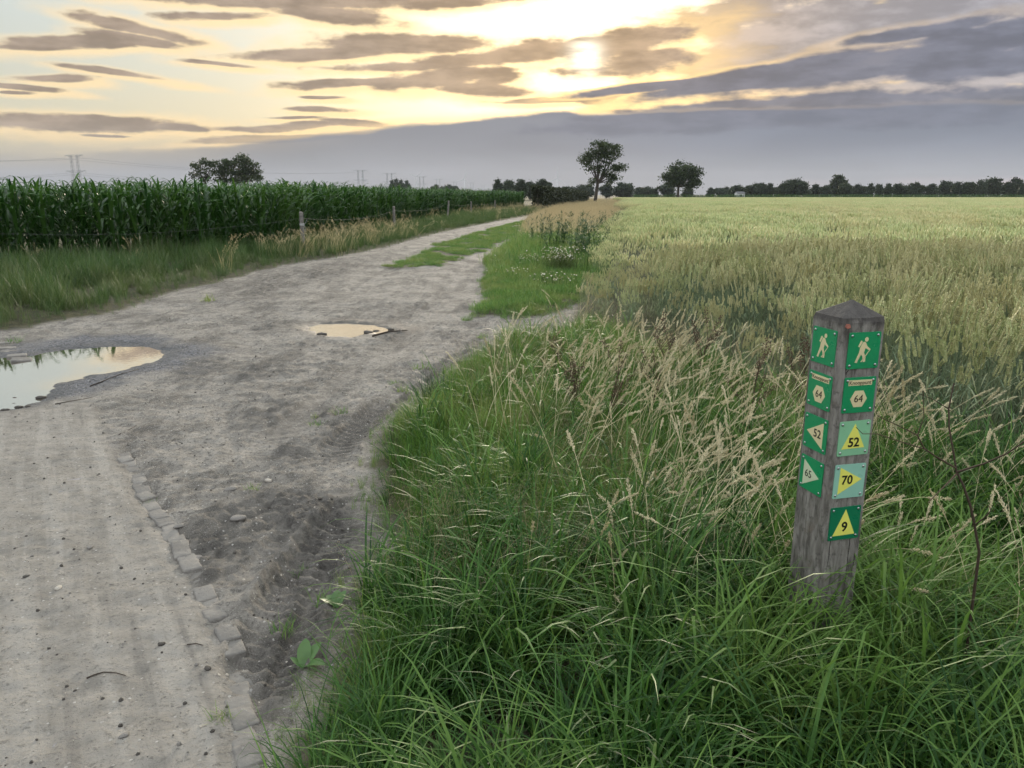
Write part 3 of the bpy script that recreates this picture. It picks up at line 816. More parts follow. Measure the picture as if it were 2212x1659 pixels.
def dry_stems(n, h, seed, az=0.0, head=(.07, .13), rad=.0016, spread=.07, dens=84, lean=(.05, .55), curl=(.1, 1.1), sz=(.0095, .0019), open_=.34):
    r = np.random.default_rng(seed); parts = []
    for i in range(n):
        L_ = r.uniform(*h); a_ = az + r.normal(0, .8)
        b = (r.normal(0, spread), r.normal(0, spread), 0)
        c_ = curve(b, a_, L_, r.uniform(*lean), r.uniform(*curl), 8, 2.2)
        tone = r.uniform(.25, .9)
        parts.append(stem(c_, np.linspace(rad * 1.2, rad * .5, len(c_)), tone))
        hl = r.uniform(*head); k = dens
        u = 1 - np.sort(r.uniform(0, 1, k)) * hl / L_
        ix = u * (len(c_) - 1); i0 = np.minimum(ix.astype(int), len(c_) - 2); fr = (ix - i0)[:, None]
        p = c_[i0] * (1 - fr) + c_[i0 + 1] * fr
        t = c_[i0 + 1] - c_[i0]; t /= np.linalg.norm(t, axis=1, keepdims=True)
        env = np.sin(np.clip((1 - u) * L_ / hl, 0, 1) * math.pi * .85 + .3)[:, None]
        off = r.normal(0, 1, (k, 3)); off -= t * np.sum(off * t, 1, keepdims=True)
        p = p + off * .0045 * env * open_ * 2
        d = t + off * open_ * .5
        parts.append(seeds(p, d, sz, seed * 7 + i, (.45, 1.0)))
    return parts
dry = [src('dry_tuft', dry_stems(9, (.45, .82), 90 + i, spread=.13), m_dry) for i in range(8)]
pani = [src('panicle_tuft', dry_stems(14, (.30, .55), 110 + i, spread=.14, head=(.10, .18), rad=.0007, dens=60, sz=(.0035, .0009), open_=3.2, lean=(0, .4), curl=(0, .5)), m_panicle) for i in range(5)]
gold = [src('golden_tuft', dry_stems(9, (.6, 1.0), 130 + i, head=(.14, .24), rad=.0016, spread=.14, dens=26, sz=(.022, .0038), open_=1.2, lean=(.1, .4), curl=(.1, .9)) + [blades(14, (.3, .7), (.003, .006), (.05, .5), (.2, 1.0), .14, 4, 230 + i)], m_gold) for i in range(5)]

# ------------------------------------------------------------------ right verge in front
r = np.random.default_rng(21)
LB = 'tall lush green grass covering the verge around the waymark post'
x, y = jitter_grid(-1.0, 6.2, .5, 9.6, .088, r)
def verge_sd(x, y): return poly_sd(x, y, VERGE_FG) + .10 * pn(x * 1.7, y * 1.7, 5) + .05 * pn(x * 6, y * 6, 6)
sd = verge_sd(x, y)
k = (sd > -.01) & (sd < .40) & in_view(x, y, 1.4); x, y, sd = x[k], y[k], sd[k]
pick = r.uniform(0, 1, len(x)) < smooth01(.05, .4, sd) * smooth01(6.2, 3.2, y)
put('verge_edge_blades', x[pick], y[pick], ((.35 + .6 * smooth01(0, .45, sd)) * r.uniform(.75, 1.2, len(x)))[pick], len(lush), lush, 'broad green grass blades at the ragged edge of the right verge', 'grass', r, .14)
x2, y2 = jitter_grid(-1.0, 6.2, .5, 9.6, .066, r)
sd2 = verge_sd(x2, y2)
k = (sd2 > -.03) & (sd2 < .36) & in_view(x2, y2, 1.4); x2, y2, sd2 = x2[k], y2[k], sd2[k]
put('verge_edge_grass', x2, y2, (.30 + .8 * smooth01(0, .5, sd2)) * (.85 + .4 * pn(x2 * 1.3, y2 * 1.3, 35)) * r.uniform(.7, 1.2, len(x2)), len(fine), fine, 'fine yellowish green grass at the ragged edge of the right verge', 'grass', r, .15)
x, y = jitter_grid(-1.0, 6.4, .3, 9.8, .275, r)
sd = verge_sd(x, y); k = (sd > .26) & (sd < .66) & in_view(x, y, 1.5); x, y, sd = x[k], y[k], sd[k]
pl = (smooth01(5.6, 2.6, y) * .75 + .25 * smooth01(.8, 2.0, x) + .8 * pn(x * .8, y * .8, 33)) > r.uniform(.2, .8, len(x))
hh = (.62 + .40 * smooth01(.25, .9, sd)) * (.95 + .25 * pn(x * 1.1, y * 1.1, 31)) * r.uniform(.85, 1.12, len(x))
put('lush_grass', x[pl], y[pl], hh[pl], 6, sw_l, LB, 'grass', r, .06)
put('fine_grass', x[~pl], y[~pl], hh[~pl], 6, sw_f, 'fine yellowish green grass in the middle of the right verge', 'grass', r, .06)
x, y = jitter_grid(-1.0, 6.6, .2, 9.9, .58, r)
sd = verge_sd(x, y); k = (sd > .55) & in_view(x, y, 1.6); x, y, sd = x[k], y[k], sd[k]
pl = (smooth01(5.6, 2.6, y) * .75 + .25 * smooth01(.8, 2.0, x) + .8 * pn(x * .8, y * .8, 33)) > r.uniform(.2, .8, len(x))
hh = 1.0 * (.97 + .22 * pn(x * 1.1, y * 1.1, 31)) * r.uniform(.9, 1.1, len(x))
put('lush_sward', x[pl], y[pl], hh[pl], 5, sb_l, 'deep lush grass in front of the waymark post', 'grass', r, .05)
put('fine_sward', x[~pl], y[~pl], hh[~pl], 4, sb_f, 'fine mixed grass filling the verge towards the wheat', 'grass', r, .05)
xp = 1.012 + r.normal(0, .20, 90); yp = 2.29 + r.normal(0, .17, 90)
k = (np.maximum(np.abs(xp - 1.012), np.abs(yp - 2.29)) > .10) & (yp < 2.36); xp, yp = xp[k], yp[k]
put('post_foot_grass', xp, yp, r.uniform(.8, 1.15, len(xp)), len(lush), lush, 'long grass blades around the foot of the waymark post', 'grass', r, .12)
# dry flowering stems, thickest between the post and the track
x3, y3 = jitter_grid(-1.0, 5.6, 1.0, 9.4, .19, r)
sd3 = poly_sd(x3, y3, VERGE_FG); k = (sd3 > .42 + .45 * smooth01(6.0, 4.5, y3)) & (y3 > 1.75) & in_view(x3, y3, 1.4); x3, y3, sd3 = x3[k], y3[k], sd3[k]
den = np.clip(.10 + .62 * smooth01(2.1, 3.4, y3) * smooth01(.25, 1.0, sd3) * smooth01(8.5, 5.5, y3) + .45 * smooth01(1.1, 1.6, x3), 0, 1) * (.7 + .7 * pn(x3 * .8, y3 * .8, 41))
k = r.uniform(0, 1, len(x3)) < den; x3, y3 = x3[k], y3[k]
k = ~((np.abs(x3 - 1.02) < .28) & (y3 < 2.1) & (y3 > 1.25))
x3, y3 = x3[k], y3[k]
put('dry_seed_grass', x3, y3, r.uniform(.7, 1.12, len(x3)), len(dry), dry, 'dry straw coloured seed heads bending over the verge grass', 'grass', r, .10, .10, rz=r.normal(0.25, .75, len(x3)))
x4, y4 = jitter_grid(-.6, 3.0, 2.2, 8.5, .24, r)
sd4 = poly_sd(x4, y4, VERGE_FG); k = (sd4 > .25) & (sd4 < 1.3) & in_view(x4, y4, 1.0) & (pn(x4 * .9, y4 * .9, 44) > .10)
put('panicle_grass', x4[k], y4[k], r.uniform(.7, 1.1, k.sum()), len(pani), pani, 'hazy brownish grass panicles near the verge edge', 'grass', r, .12)

# ------------------------------------------------------------------ short turf: patch beside the track, grass crown of the track
def patch_sd(x, y): return poly_sd(x, y, PATCH) + 1.6 * (.10 * pn(x * 1.7, y * 1.7, 5) + .05 * pn(x * 6, y * 6, 6))
x5, y5 = jitter_grid(-1.2, 5, 9.6, 30, .08, r); sd5 = patch_sd(x5, y5)
k = (sd5 > 0) & (sd5 < .22); x5, y5, sd5 = x5[k], y5[k], sd5[k]
put('turf_edge', x5, y5, (.7 + .7 * smooth01(0, .3, sd5)) * r.uniform(.8, 1.4, len(x5)), len(turf), turf, 'short turf fringe spreading over the bare sand', 'grass', r, .1)
x5, y5 = jitter_grid(-1.2, 6, 9.6, 34, .26, r); sd5 = patch_sd(x5, y5)
k = (sd5 > .12); x5, y5, sd5 = x5[k], y5[k], sd5[k]
put('green_turf', x5, y5, (1.0 + .5 * smooth01(.1, .8, sd5)) * r.uniform(.85, 1.25, len(x5)) * (1 + smooth01(13.5, 20, y5) * 1.6), len(turft), turft, 'short bright green turf patch on the right edge of the track', 'grass', r, .06)
x6, y6 = jitter_grid(-4.5, 3.0, 15, 62, .22, r)
sd6 = poly_sd(x6, y6, MEDIAN) + 2.5 * (.10 * pn(x6 * 1.7, y6 * 1.7, 5) + .05 * pn(x6 * 6, y6 * 6, 6)) - .05
k = (sd6 > 0.0) & (r.uniform(0, 1, len(x6)) < .8 * smooth01(80, 20, y6) + .1) & (pn(x6 * 1.3, y6 * .8, 46) > -.25); x6, y6 = x6[k], y6[k]
put('track_crown_grass', x6, y6, r.uniform(.7, 1.1, len(x6)), len(turft), turft, 'yellowish grass strip growing between the two wheel tracks', 'grass', r, .05)

# ------------------------------------------------------------------ left verge
def left_sd(x, y): return poly_sd(x, y, LEFT) + 1.5 * (.10 * pn(x * 1.7, y * 1.7, 5) + .05 * pn(x * 6, y * 6, 6))
x7, y7 = jitter_grid(-16, 4, 8.5, 80, .17, r); sd7 = left_sd(x7, y7)
k = (sd7 > -.02) & (sd7 < .5) & in_view(x7, y7, 3.0) & (r.uniform(0, 1, len(x7)) < 1.15 * smooth01(90, 14, y7) + .12)
x7, y7, sd7 = x7[k], y7[k], sd7[k]
put('left_verge_edge', x7, y7, (.25 + .6 * smooth01(0, .6, sd7)) * r.uniform(.7, 1.15, len(x7)), len(leftg), leftg, 'low grass fringe on the left edge of the track', 'grass', r, .13)
x7, y7 = jitter_grid(-16, 4, 8.5, 82, .50, r); sd7 = left_sd(x7, y7)
fd, fs, fg = line_dist(x7, y7, FENCE)
k = (sd7 > .36) & in_view(x7, y7, 3.0) & ~((fg > 1.5)); x7, y7, sd7 = x7[k], y7[k], sd7[k]
put('left_verge_grass', x7, y7, (.50 + .45 * smooth01(.3, 1.3, sd7)) * (.95 + .35 * pn(x7 * .7, y7 * .7, 51)) * r.uniform(.8, 1.1, len(x7)), len(leftt), leftt, 'dark green rough grass between the track and the maize', 'grass', r, .07)
x8, y8 = jitter_grid(-14, 6, 9, 95, .42, r)
fd8, fs8, fg8 = line_dist(x8, y8, FENCE)
bro = np.exp(-((x8 + 4.3) ** 2 + ((y8 - 25) * .35) ** 2) / 3.0) * .8
den8 = (smooth01(1.5, .1, fd8) * .10 + bro + .5 * smooth01(45, 70, y8) * smooth01(3, .5, fd8)) * (fg8 < .6) * (poly_sd(x8, y8, LEFT) > .3)
k = r.uniform(0, 1, len(x8)) < den8; x8, y8 = x8[k], y8[k]
put('dry_fence_grass', x8, y8, r.uniform(.55, 1.0, len(x8)), len(gold), gold, 'pale dry grass standing along the wire fence', 'grass', r, .1, .08)

# ------------------------------------------------------------------ golden strip between track and wheat, farther off
GOLD = np.array([(.7, 23), (2.2, 23.5), (3.9, 36), (9.0, 66), (17, 118), (26, 198), (16, 198), (7.2, 112), (2.2, 62), (.6, 40), (.3, 28)])
x9, y9 = jitter_grid(0, 27, 22, 200, .30, r)
sd9 = poly_sd(x9, y9, GOLD); k = (sd9 > 0) & (y9 > 25) & (r.uniform(0, 1, len(x9)) < smooth01(140, 30, y9) * .95 + .12); x9, y9 = x9[k], y9[k]
put('golden_grass', x9, y9, r.uniform(.62, .85, len(x9)) * (1 + .25 * smooth01(60, 160, y9)), len(gold), gold, 'tall golden dry grass strip between the track and the wheat', 'grass', r, .1, .12, rz=r.normal(0, .6, len(x9)))

# ------------------------------------------------------------------ wheat
def ear(base, d, L_, w, seed, tiers=9, lod=0):
    r_ = np.random.default_rng(seed); d = d / np.linalg.norm(d)
    up = np.array([0, 0, 1.0]) if abs(d[2]) < .9 else np.array([1.0, 0, 0])
    x_ = np.cross(d, up); x_ /= np.linalg.norm(x_); y_ = np.cross(d, x_)
    if lod == 0:
        P, D = [], []
        for i in range(tiers):
            s = i / tiers
            sw = .35 + .65 * math.sin(min(1, s * 1.15 + .25) * math.pi)
            for sgn in (-1, 1):
                o_ = x_ * sgn * w * .42 * sw
                P.append(base + d * L_ * s + o_); D.append(d * 1.0 + x_ * sgn * .17 + y_ * .13)
                P.append(base + d * L_ * s + o_); D.append(d * 1.0 + x_ * sgn * .17 - y_ * .15)
        return seeds(np.array(P), np.array(D), (L_ * .20, w * .30), seed, (.35, 1.0))
    c_ = np.array([base + d * L_ * k for k in (0, .2, .45, .75, 1.0)])
    return stem(c_, np.array([.3, 1, 1, .75, .1]) * w * .55, r_.uniform(.2, 1), 4)

def wheat_clump(nst, size, seed, lod=0):
    r_ = np.random.default_rng(seed); st, er = [], []
    for i in range(nst):
        b = np.array([r_.uniform(-size, size), r_.uniform(-size, size), 0])
        h = r_.uniform(.60, .86); a_ = r_.normal(.3, 1.0)
        c_ = curve(b, a_, h, r_.uniform(0, .10), r_.uniform(.0, .28), 5 if lod == 0 else 3, 3.0)
        if lod < 1: st.append(stem(c_, np.linspace(.0019, .0012, len(c_)), r_.uniform(0, 1)))
        else: st.append(stem(c_[-2:], .0016, r_.uniform(0, 1)))
        d = c_[-1] - c_[-2]; d = d / np.linalg.norm(d) + np.array([math.cos(a_), math.sin(a_), -.3]) * r_.uniform(0, .5) ** 2
        er.append(ear(c_[-1], d, r_.uniform(.090, .125), r_.uniform(.018, .0235), seed * 100 + i, 9, lod))
        if lod == 0:
            for q in range(1 + i % 2):
                p0 = c_[2 + q]
                lf = blades(1, (.16, .28), (.008, .013), (.3, .9), (.6, 1.9), .001, 5, seed * 991 + i * 3 + q, kink=.3)
                st.append((lf[0] + p0, lf[1], lf[2], lf[3]))
        elif lod == 1 and i % 6 == 0:
            lf = blades(1, (.18, .30), (.010, .016), (.3, .9), (.6, 1.6), .001, 3, seed * 991 + i * 3)
            st.append((lf[0] + c_[1], lf[1], lf[2], lf[3]))
    S_ = merge(st); E_ = merge(er)
    V_ = np.vstack([S_[0], E_[0]]); F_ = np.vstack([S_[1], E_[1] + len(S_[0])])
    me = mesh_np('wheat_clump', V_, F_, [m_wstem, m_wheat], False, {'a': np.concatenate([S_[2], E_[2]]), 't': np.concatenate([S_[3], E_[3]])})
    mi = np.zeros(len(F_), np.int32); mi[len(S_[1]):] = 1
    me.polygons.foreach_set('material_index', mi)
    return bpy.data.objects.new('wheat_clump', me)
w0 = [wheat_clump(46, .23, 300 + i, 0) for i in range(6)]
w1 = [wheat_clump(78, .36, 320 + i, 1) for i in range(5)]
w2 = [wheat_clump(330, .8, 340 + i, 2) for i in range(4)]
def wheat_pts(st, y0, y1, xm):
    x, y = jitter_grid(-1, xm, y0, y1, st, r)
    k = (poly_sd(x, y, WHEAT) + .25 * pn(x * .8, y * .8, 61) > 0) & (x < .74 * y + 1.6)
    return x[k], y[k]
wedge = lambda x, y: (.52 + .48 * np.maximum(smooth01(1.9, 2.7, x) * smooth01(8, 5.5, y), smooth01(-.1, 1.7, poly_sd(x, y, WHEAT) + .5 * pn(x * 1.5, y * 1.5, 63))))
hump = lambda x, y: wedge(x, y) * (.93 + .14 * pn(x * .25, y * .25, 62) - .10 * np.exp(-((x - 1.9) ** 2 / 1.2 + (y - 12.5) ** 2 / 14)))
xa, ya = wheat_pts(.40, 3.0, 13.0, 12)
put('wheat_near', xa, ya, hump(xa, ya) * r.uniform(.9, 1.08, len(xa)), 6, w0, 'ripening wheat with plump ears nearest the post', 'wheat', r, .05, .05)
xb, yb = wheat_pts(.64, 13.0, 75, 56); k = yb < 58 + 22 * pn(xb * .06, yb * .03, 66) + r.uniform(-5, 5, len(xb)); xb, yb = xb[k], yb[k]
put('wheat_middle', xb, yb, hump(xb, yb) * r.uniform(.95, 1.08, len(xb)), 5, w1, 'ripening wheat stretching across the middle of the field', 'wheat', r, .03, .03)
xc, yc = wheat_pts(1.35, 40, 199, 150); k = yc > 57 + 22 * pn(xc * .06, yc * .03, 66) + r.uniform(-5, 5, len(xc)); xc, yc = xc[k], yc[k]
put('wheat_far', xc, yc, r.uniform(.96, 1.05, len(xc)), 4, w2, 'pale wheat reaching to the far dark crop strip', 'wheat', r, .015)

# ------------------------------------------------------------------ maize
def maize_leaf(seed):
    r_ = np.random.default_rng(seed)
    L_ = r_.uniform(.62, .92); W_ = r_.uniform(.085, .120); S = 8
    lean = r_.uniform(.15, .55); curl = r_.uniform(1.1, 2.5); P = np.zeros(3); V_ = []
    wav = r_.uniform(0, 6.28)
    for k in range(S + 1):
        s = k / S; th = lean + curl * s ** 1.7
        w = W_ * (math.sin(min(1, s * 1.7 + .22) * math.pi / 2) * (1 - s) ** .55 if k < S else .02)
        n_ = np.array([-math.cos(th), 0, math.sin(th)])
        rip = .012 * math.sin(wav + s * 17) * (1 if 0 < k < S else 0)
        V_ += [P + np.array([0, -w / 2, 0]) + n_ * (w * .18 + rip), P, P + np.array([0, w / 2, 0]) + n_ * (w * .18 - rip)]
        P = P + np.array([math.sin(th), 0, math.cos(th)]) * L_ / S
    F_ = []
    for k in range(S):
        F_ += [(3 * k, 3 * k + 1, 3 * k + 4, 3 * k + 3), (3 * k + 1, 3 * k + 2, 3 * k + 5, 3 * k + 4)]
    return np.array(V_), np.array(F_), np.full(len(V_), r_.uniform(0, 1)), np.repeat(np.arange(S + 1) / S, 3)
LEAVES = [maize_leaf(400 + i) for i in range(9)]
LEAF_ME = [mesh_np('maize_leaf', l[0], l[1], [m_maize], True, {'a': l[2], 't': l[3]}) for l in LEAVES]
def stalk_parts(h):
    c_ = np.array([[.012 * math.sin(z * 3), .01 * math.cos(z * 2), z] for z in np.linspace(-.02, h, 7)])
    return stem(c_, np.linspace(.015, .006, 7), .35, 5)
st_ = stalk_parts(1.60); STALK_ME = mesh_np('maize_stalk', st_[0], st_[1], [m_maize], True, {'a': st_[2], 't': st_[3]})
def maize_layout(seed):
    """(leaf index, height, azimuth, tilt, size) for the leaves of one plant"""
    r_ = np.random.default_rng(seed); o_ = []; a0 = r_.uniform(0, 6.28)
    n = 11
    for i in range(n):
        z = .22 + 1.32 * i / (n - 1)
        up_ = i / (n - 1)
        o_.append((int(r_.integers(0, 9)), z, a0 + math.pi * (i % 2) + r_.normal(0, .35), -.30 * max(0, up_ - .45), (.8 + .35 * math.sin(up_ * math.pi)) * (1.0 if i < n - 2 else .75)))
    return o_
def leaf_matrix(z, az, tilt, size):
    return Matrix.Translation((0, 0, z)) @ Matrix.Rotation(az, 4, 'Z') @ Matrix.Rotation(tilt, 4, 'Y') @ Matrix.Scale(size, 4)
LAYOUT = [maize_layout(500 + i) for i in range(6)]
def maize_whole(lay):
    ps = [stalk_parts(1.60)]
    for (li, z, az, tl, sz) in lay:
        M = np.array(leaf_matrix(z, az, tl, sz)); l = LEAVES[li]
        ps.append((l[0] @ M[:3, :3].T + M[:3, 3], l[1], l[2], l[3]))
    return ps
maize = [src('maize_plant_source', maize_whole(l), m_maize) for l in LAYOUT]
for s_ in maize: s_.data.polygons.foreach_set('use_smooth', np.ones(len(s_.data.polygons), dtype=bool))
# rows parallel to the fence
def offset_line(line, d):
    line = np.asarray(line); t = np.gradient(line, axis=0); t /= np.linalg.norm(t, axis=1, keepdims=True)
    return line + np.stack([-t[:, 1], t[:, 0]], 1) * d
def walk(line, st):
    seg = np.linalg.norm(np.diff(line, axis=0), axis=1); S = np.concatenate([[0], np.cumsum(seg)])
    s = np.arange(0, S[-1], st)
    return np.interp(s, S, line[:, 0]), np.interp(s, S, line[:, 1])
MX, MY, MR = [], [], []
for row in range(8):
    ol = offset_line(FENCE, .85 + row * .72)
    wx, wy = walk(ol, .165 if row < 3 else .22)
    MX.append(wx + r.normal(0, .05, len(wx))); MY.append(wy + r.normal(0, .05, len(wx))); MR.append(np.full(len(wx), row))
MX, MY, MR = np.concatenate(MX), np.concatenate(MY), np.concatenate(MR)
MS = (.955 + .06 * pn(MX * .3, MY * .3, 71)) * r.uniform(.92, 1.07, len(MX))
MA = r.uniform(-math.pi, math.pi, len(MX)); MZ = ground_z(MX, MY)
vis = in_view(MX, MY, .2, .70) & (MR <= 1)
order = np.argsort(np.where(vis, np.hypot(MX, MY) + MR * 3.0, 1e9))
single = order[:300]
rest = np.setdiff1d(np.arange(len(MX)), single)
scatter('maize_field', np.stack([MX, MY, MZ], 1)[rest], np.stack([r.normal(0, .05, len(rest)), r.normal(.03, .05, len(rest)), MA[rest]], 1), MS[rest], r.integers(0, 6, len(rest)), maize,
        'dense dark green maize rows beyond the front plants', 'maize')
MLAB = 'tall green maize plant in the front rows behind the fence'
for n_, i in enumerate(single):
    lay = LAYOUT[n_ % 6]
    if n_ < 48:
        o = empty('maize_plant', (MX[i], MY[i], MZ[i]), MA[i]); o.scale = (MS[i],) * 3
        link('stalk', STALK_ME, o)
        for (li, z, az, tl, sz) in lay:
            c_ = link('leaf', LEAF_ME[li], o); c_.matrix_local = leaf_matrix(z, az, tl, sz)
    else:
        o = link('maize_plant', maize[n_ % 6].data, None, (MX[i], MY[i], MZ[i])); o.rotation_euler = (0, 0, MA[i]); o.scale = (MS[i],) * 3
    tag(o, MLAB, 'maize', 'maize plants in the front rows')
# far crop strip along the end of the wheat
xs = np.concatenate([np.arange(31, 200, .34)] * 4); ys = 200.6 + np.repeat([0, .8, 1.6, 2.4], len(xs) // 4)
put('far_maize_strip', xs + r.normal(0, .1, len(xs)), ys + r.normal(0, .15, len(xs)), r.uniform(.84, .97, len(xs)), 6, maize, 'dark green crop strip along the far end of the wheat', 'maize', r, .05)

# ------------------------------------------------------------------ waymark post
m_wood, nt, out = mat('weathered_wood')
tcn = nt.nodes.new('ShaderNodeTexCoord')
mp = nt.nodes.new('ShaderNodeMapping'); nt.links.new(tcn.outputs['Object'], mp.inputs[0]); mp.inputs['Scale'].default_value = (48, 48, 11)
g1_ = X(nt, noise(nt, mp.outputs[0], 1.0, 5.0, 0.65, dist=0.4).outputs[0])
mp2 = nt.nodes.new('ShaderNodeMapping'); nt.links.new(tcn.outputs['Object'], mp2.inputs[0]); mp2.inputs['Scale'].default_value = (150, 150, 6)
g2_ = X(nt, noise(nt, mp2.outputs[0], 1.0, 3.0, 0.6).outputs[0])
bl = X(nt, noise(nt, tcn.outputs['Object'], 14.0, 3.0, 0.6).outputs[0])
zz = nt.nodes.new('ShaderNodeSeparateXYZ'); nt.links.new(tcn.outputs['Object'], zz.inputs[0]); zw = X(nt, zz.outputs[2])
c = cmix(nt, g1_.sm(0.30, 0.70), (0.095, 0.086, 0.074), (0.275, 0.255, 0.228))
c = cmix(nt, bl.sm(0.55, 0.72) * 0.55, c, (0.145, 0.115, 0.088))
c = cmix(nt, g2_.sm(0.62, 0.76) * 0.45, c, (0.33, 0.315, 0.29))
b3 = X(nt, noise(nt, tcn.outputs['Object'], 38.0, 4.0, 0.7).outputs[0])
c = cmix(nt, b3.sm(0.54, 0.68) * 0.6, c, (0.06, 0.055, 0.048))
c = cmix(nt, g2_.sm(0.36, 0.26) * 0.85, c, (0.022, 0.020, 0.018))
c = cmix(nt, (zw + (bl - 0.5) * 0.06).sm(1.180, 1.205) * 0.85, c, (0.055, 0.050, 0.046))
b = principled(nt, out, **{'Base Color': c, 'Roughness': 0.85, 'Specular IOR Level': 0.25})
setin(nt, b.inputs['Normal'], bump(nt, g1_ * 0.6 + g2_ * 0.5, 0.8, 0.006))

def enamel(name, col, dirt=0.18):
    m, nt, out = mat(name)
    tcn = nt.nodes.new('ShaderNodeTexCoord')
    n = X(nt, noise(nt, tcn.outputs['Object'], 60.0, 4.0, 0.65).outputs[0]); n_b = X(nt, noise(nt, tcn.outputs['Object'], 12.0, 2.0, 0.5).outputs[0])
    c = cmix(nt, n_b.sm(0.35, 0.7) * 0.35, col, tuple(k * .82 for k in col))
    c = cmix(nt, n.sm(0.66, 0.76) * dirt * 3, c, (0.10, 0.10, 0.08))
    principled(nt, out, **{'Base Color': c, 'Roughness': n_b * 0.25 + 0.18, 'Specular IOR Level': 0.5})
    return m
m_green = enamel('green_enamel', (0.010, 0.265, 0.098)); m_dgreen = enamel('dark_green_enamel', (0.006, 0.165, 0.075))
m_pgreen = enamel('faded_green_enamel', (0.25, 0.53, 0.31)); m_turq = enamel('faded_turquoise_enamel', (0.29, 0.55, 0.43))
m_yel = enamel('yellow_print', (0.80, 0.77, 0.15), .05); m_cream = enamel('cream_print', (0.72, 0.62, 0.36), .05); m_palecream = enamel('pale_print', (0.60, 0.66, 0.45), .05)
m_black = enamel('black_print', (0.012, 0.012, 0.012), 0.0)
m_screw = simple('zinc_screw', (0.45, 0.45, 0.46), 0.30, 0.2, 200, 1.0)

PA, PTH = 0.15, R(15)
PC = np.array([0.95868, 2.2])
tR = np.array([math.cos(PTH), math.sin(PTH)]); tL = np.array([-math.sin(PTH), math.cos(PTH)])
pc = PC + PA / 2 * (tR + tL)
post_z = float(ground_z(pc[0], pc[1])[0])
post = empty('waymark_post', (pc[0], pc[1], post_z), PTH)
tag(post, 'grey wooden waymark post with green hiking signs standing in the verge grass', 'waymark post')
bmp = bmesh.new()
hs = PA / 2; ch = .010
ring = [(-hs + ch, -hs), (hs - ch, -hs), (hs, -hs + ch), (hs, hs - ch), (hs - ch, hs), (-hs + ch, hs), (-hs, hs - ch), (-hs, -hs + ch)]
rp = np.random.default_rng(5)
prev = None; levels = list(np.linspace(-.35, 1.238, 12)) + [1.252]
for z in levels:
    s_ = 1.0 if z < 1.24 else .955
    vs_ = [bmp.verts.new((px * s_ + rp.normal(0, .0006), py * s_ + rp.normal(0, .0006), z - post_z)) for px, py in ring]
    if prev:
        for i in range(8): bmp.faces.new((prev[i], prev[(i + 1) % 8], vs_[(i + 1) % 8], vs_[i]))
    prev = vs_
ap = bmp.verts.new((.004, -.003, 1.297 - post_z))
for i in range(8): bmp.faces.new((prev[i], prev[(i + 1) % 8], ap))
pm = bpy.data.meshes.new('timber'); bmp.to_mesh(pm); bmp.free(); pm.materials.append(m_wood)
link('timber', pm, post)
# a chip of old paint below the cap and long drying cracks
mbx = MB(); mbx.box((-.016, -hs - .0012, 1.222 - post_z), (.006, -hs + .001, 1.234 - post_z)); 
m_chip = simple('red_paint_chip', (0.36, 0.13, 0.09), .7, .3, 120)
chip = bpy.data.meshes.new('paint_chip'); chip.from_pydata([(-.070, -.0762, 1.228 - post_z), (-.060, -.0762, 1.222 - post_z), (-.050, -.0763, 1.226 - post_z), (-.054, -.0761, 1.236 - post_z), (-.066, -.0762, 1.237 - post_z), (-.070, -.0748, 1.228 - post_z), (-.060, -.0748, 1.222 - post_z), (-.050, -.0748, 1.226 - post_z), (-.054, -.0748, 1.236 - post_z), (-.066, -.0748, 1.237 - post_z)],
    [], [(0, 1, 2, 3, 4), (0, 5, 6, 1), (1, 6, 7, 2), (2, 7, 8, 3), (3, 8, 9, 4), (4, 9, 5, 0)]); chip.materials.append(m_chip)
link('paint_chip', chip, post)
m_crack = simple('wood_crack', (0.012, 0.010, 0.009), .95)
for (x0, z0, z1, sd_) in ((.028, .33, .655, 3), (-.045, .45, .60, 4), (-.052, 1.085, 1.10, 6), (.05, .42, .50, 9)):
    q = np.random.default_rng(sd_); zs = np.linspace(z0, z1, 9); V_ = []; F_ = []; xx = x0
    for i, z in enumerate(zs):
        xx += q.normal(.0006, .0012); w = .0011 * math.sin(math.pi * (i + .4) / 9.4)
        V_ += [(xx - w, -hs - .0006, z - post_z), (xx + w, -hs - .0006, z - post_z), (xx + w, -hs + .002, z - post_z), (xx - w, -hs + .002, z - post_z)]
        if i:
            a_ = 4 * (i - 1); b_ = 4 * i
            F_ += [(a_, a_ + 1, b_ + 1, b_), (a_ + 1, a_ + 2, b_ + 2, b_ + 1), (a_ + 3, a_, b_, b_ + 3)]
    me = bpy.data.meshes.new('crack'); me.from_pydata(V_, [], F_); me.materials.append(m_crack); link('crack', me, post)

def text_mesh(txt, size, bold=0.0, shear=0.0):
    cu = bpy.data.curves.new('txt', 'FONT'); cu.body = txt; cu.size = size; cu.offset = bold; cu.shear = shear
    cu.align_x = 'CENTER'; cu.align_y = 'CENTER'; cu.extrude = .0003; cu.resolution_u = 3
    ob = bpy.data.objects.new('txt', cu); COL.objects.link(ob)
    dg = bpy.context.evaluated_depsgraph_get(); dg.update()
    me = bpy.data.meshes.new_from_object(ob.evaluated_get(dg)); bpy.data.objects.remove(ob); me.name = 'lettering'
    me.materials.clear(); me.materials.append(m_black)
    return me

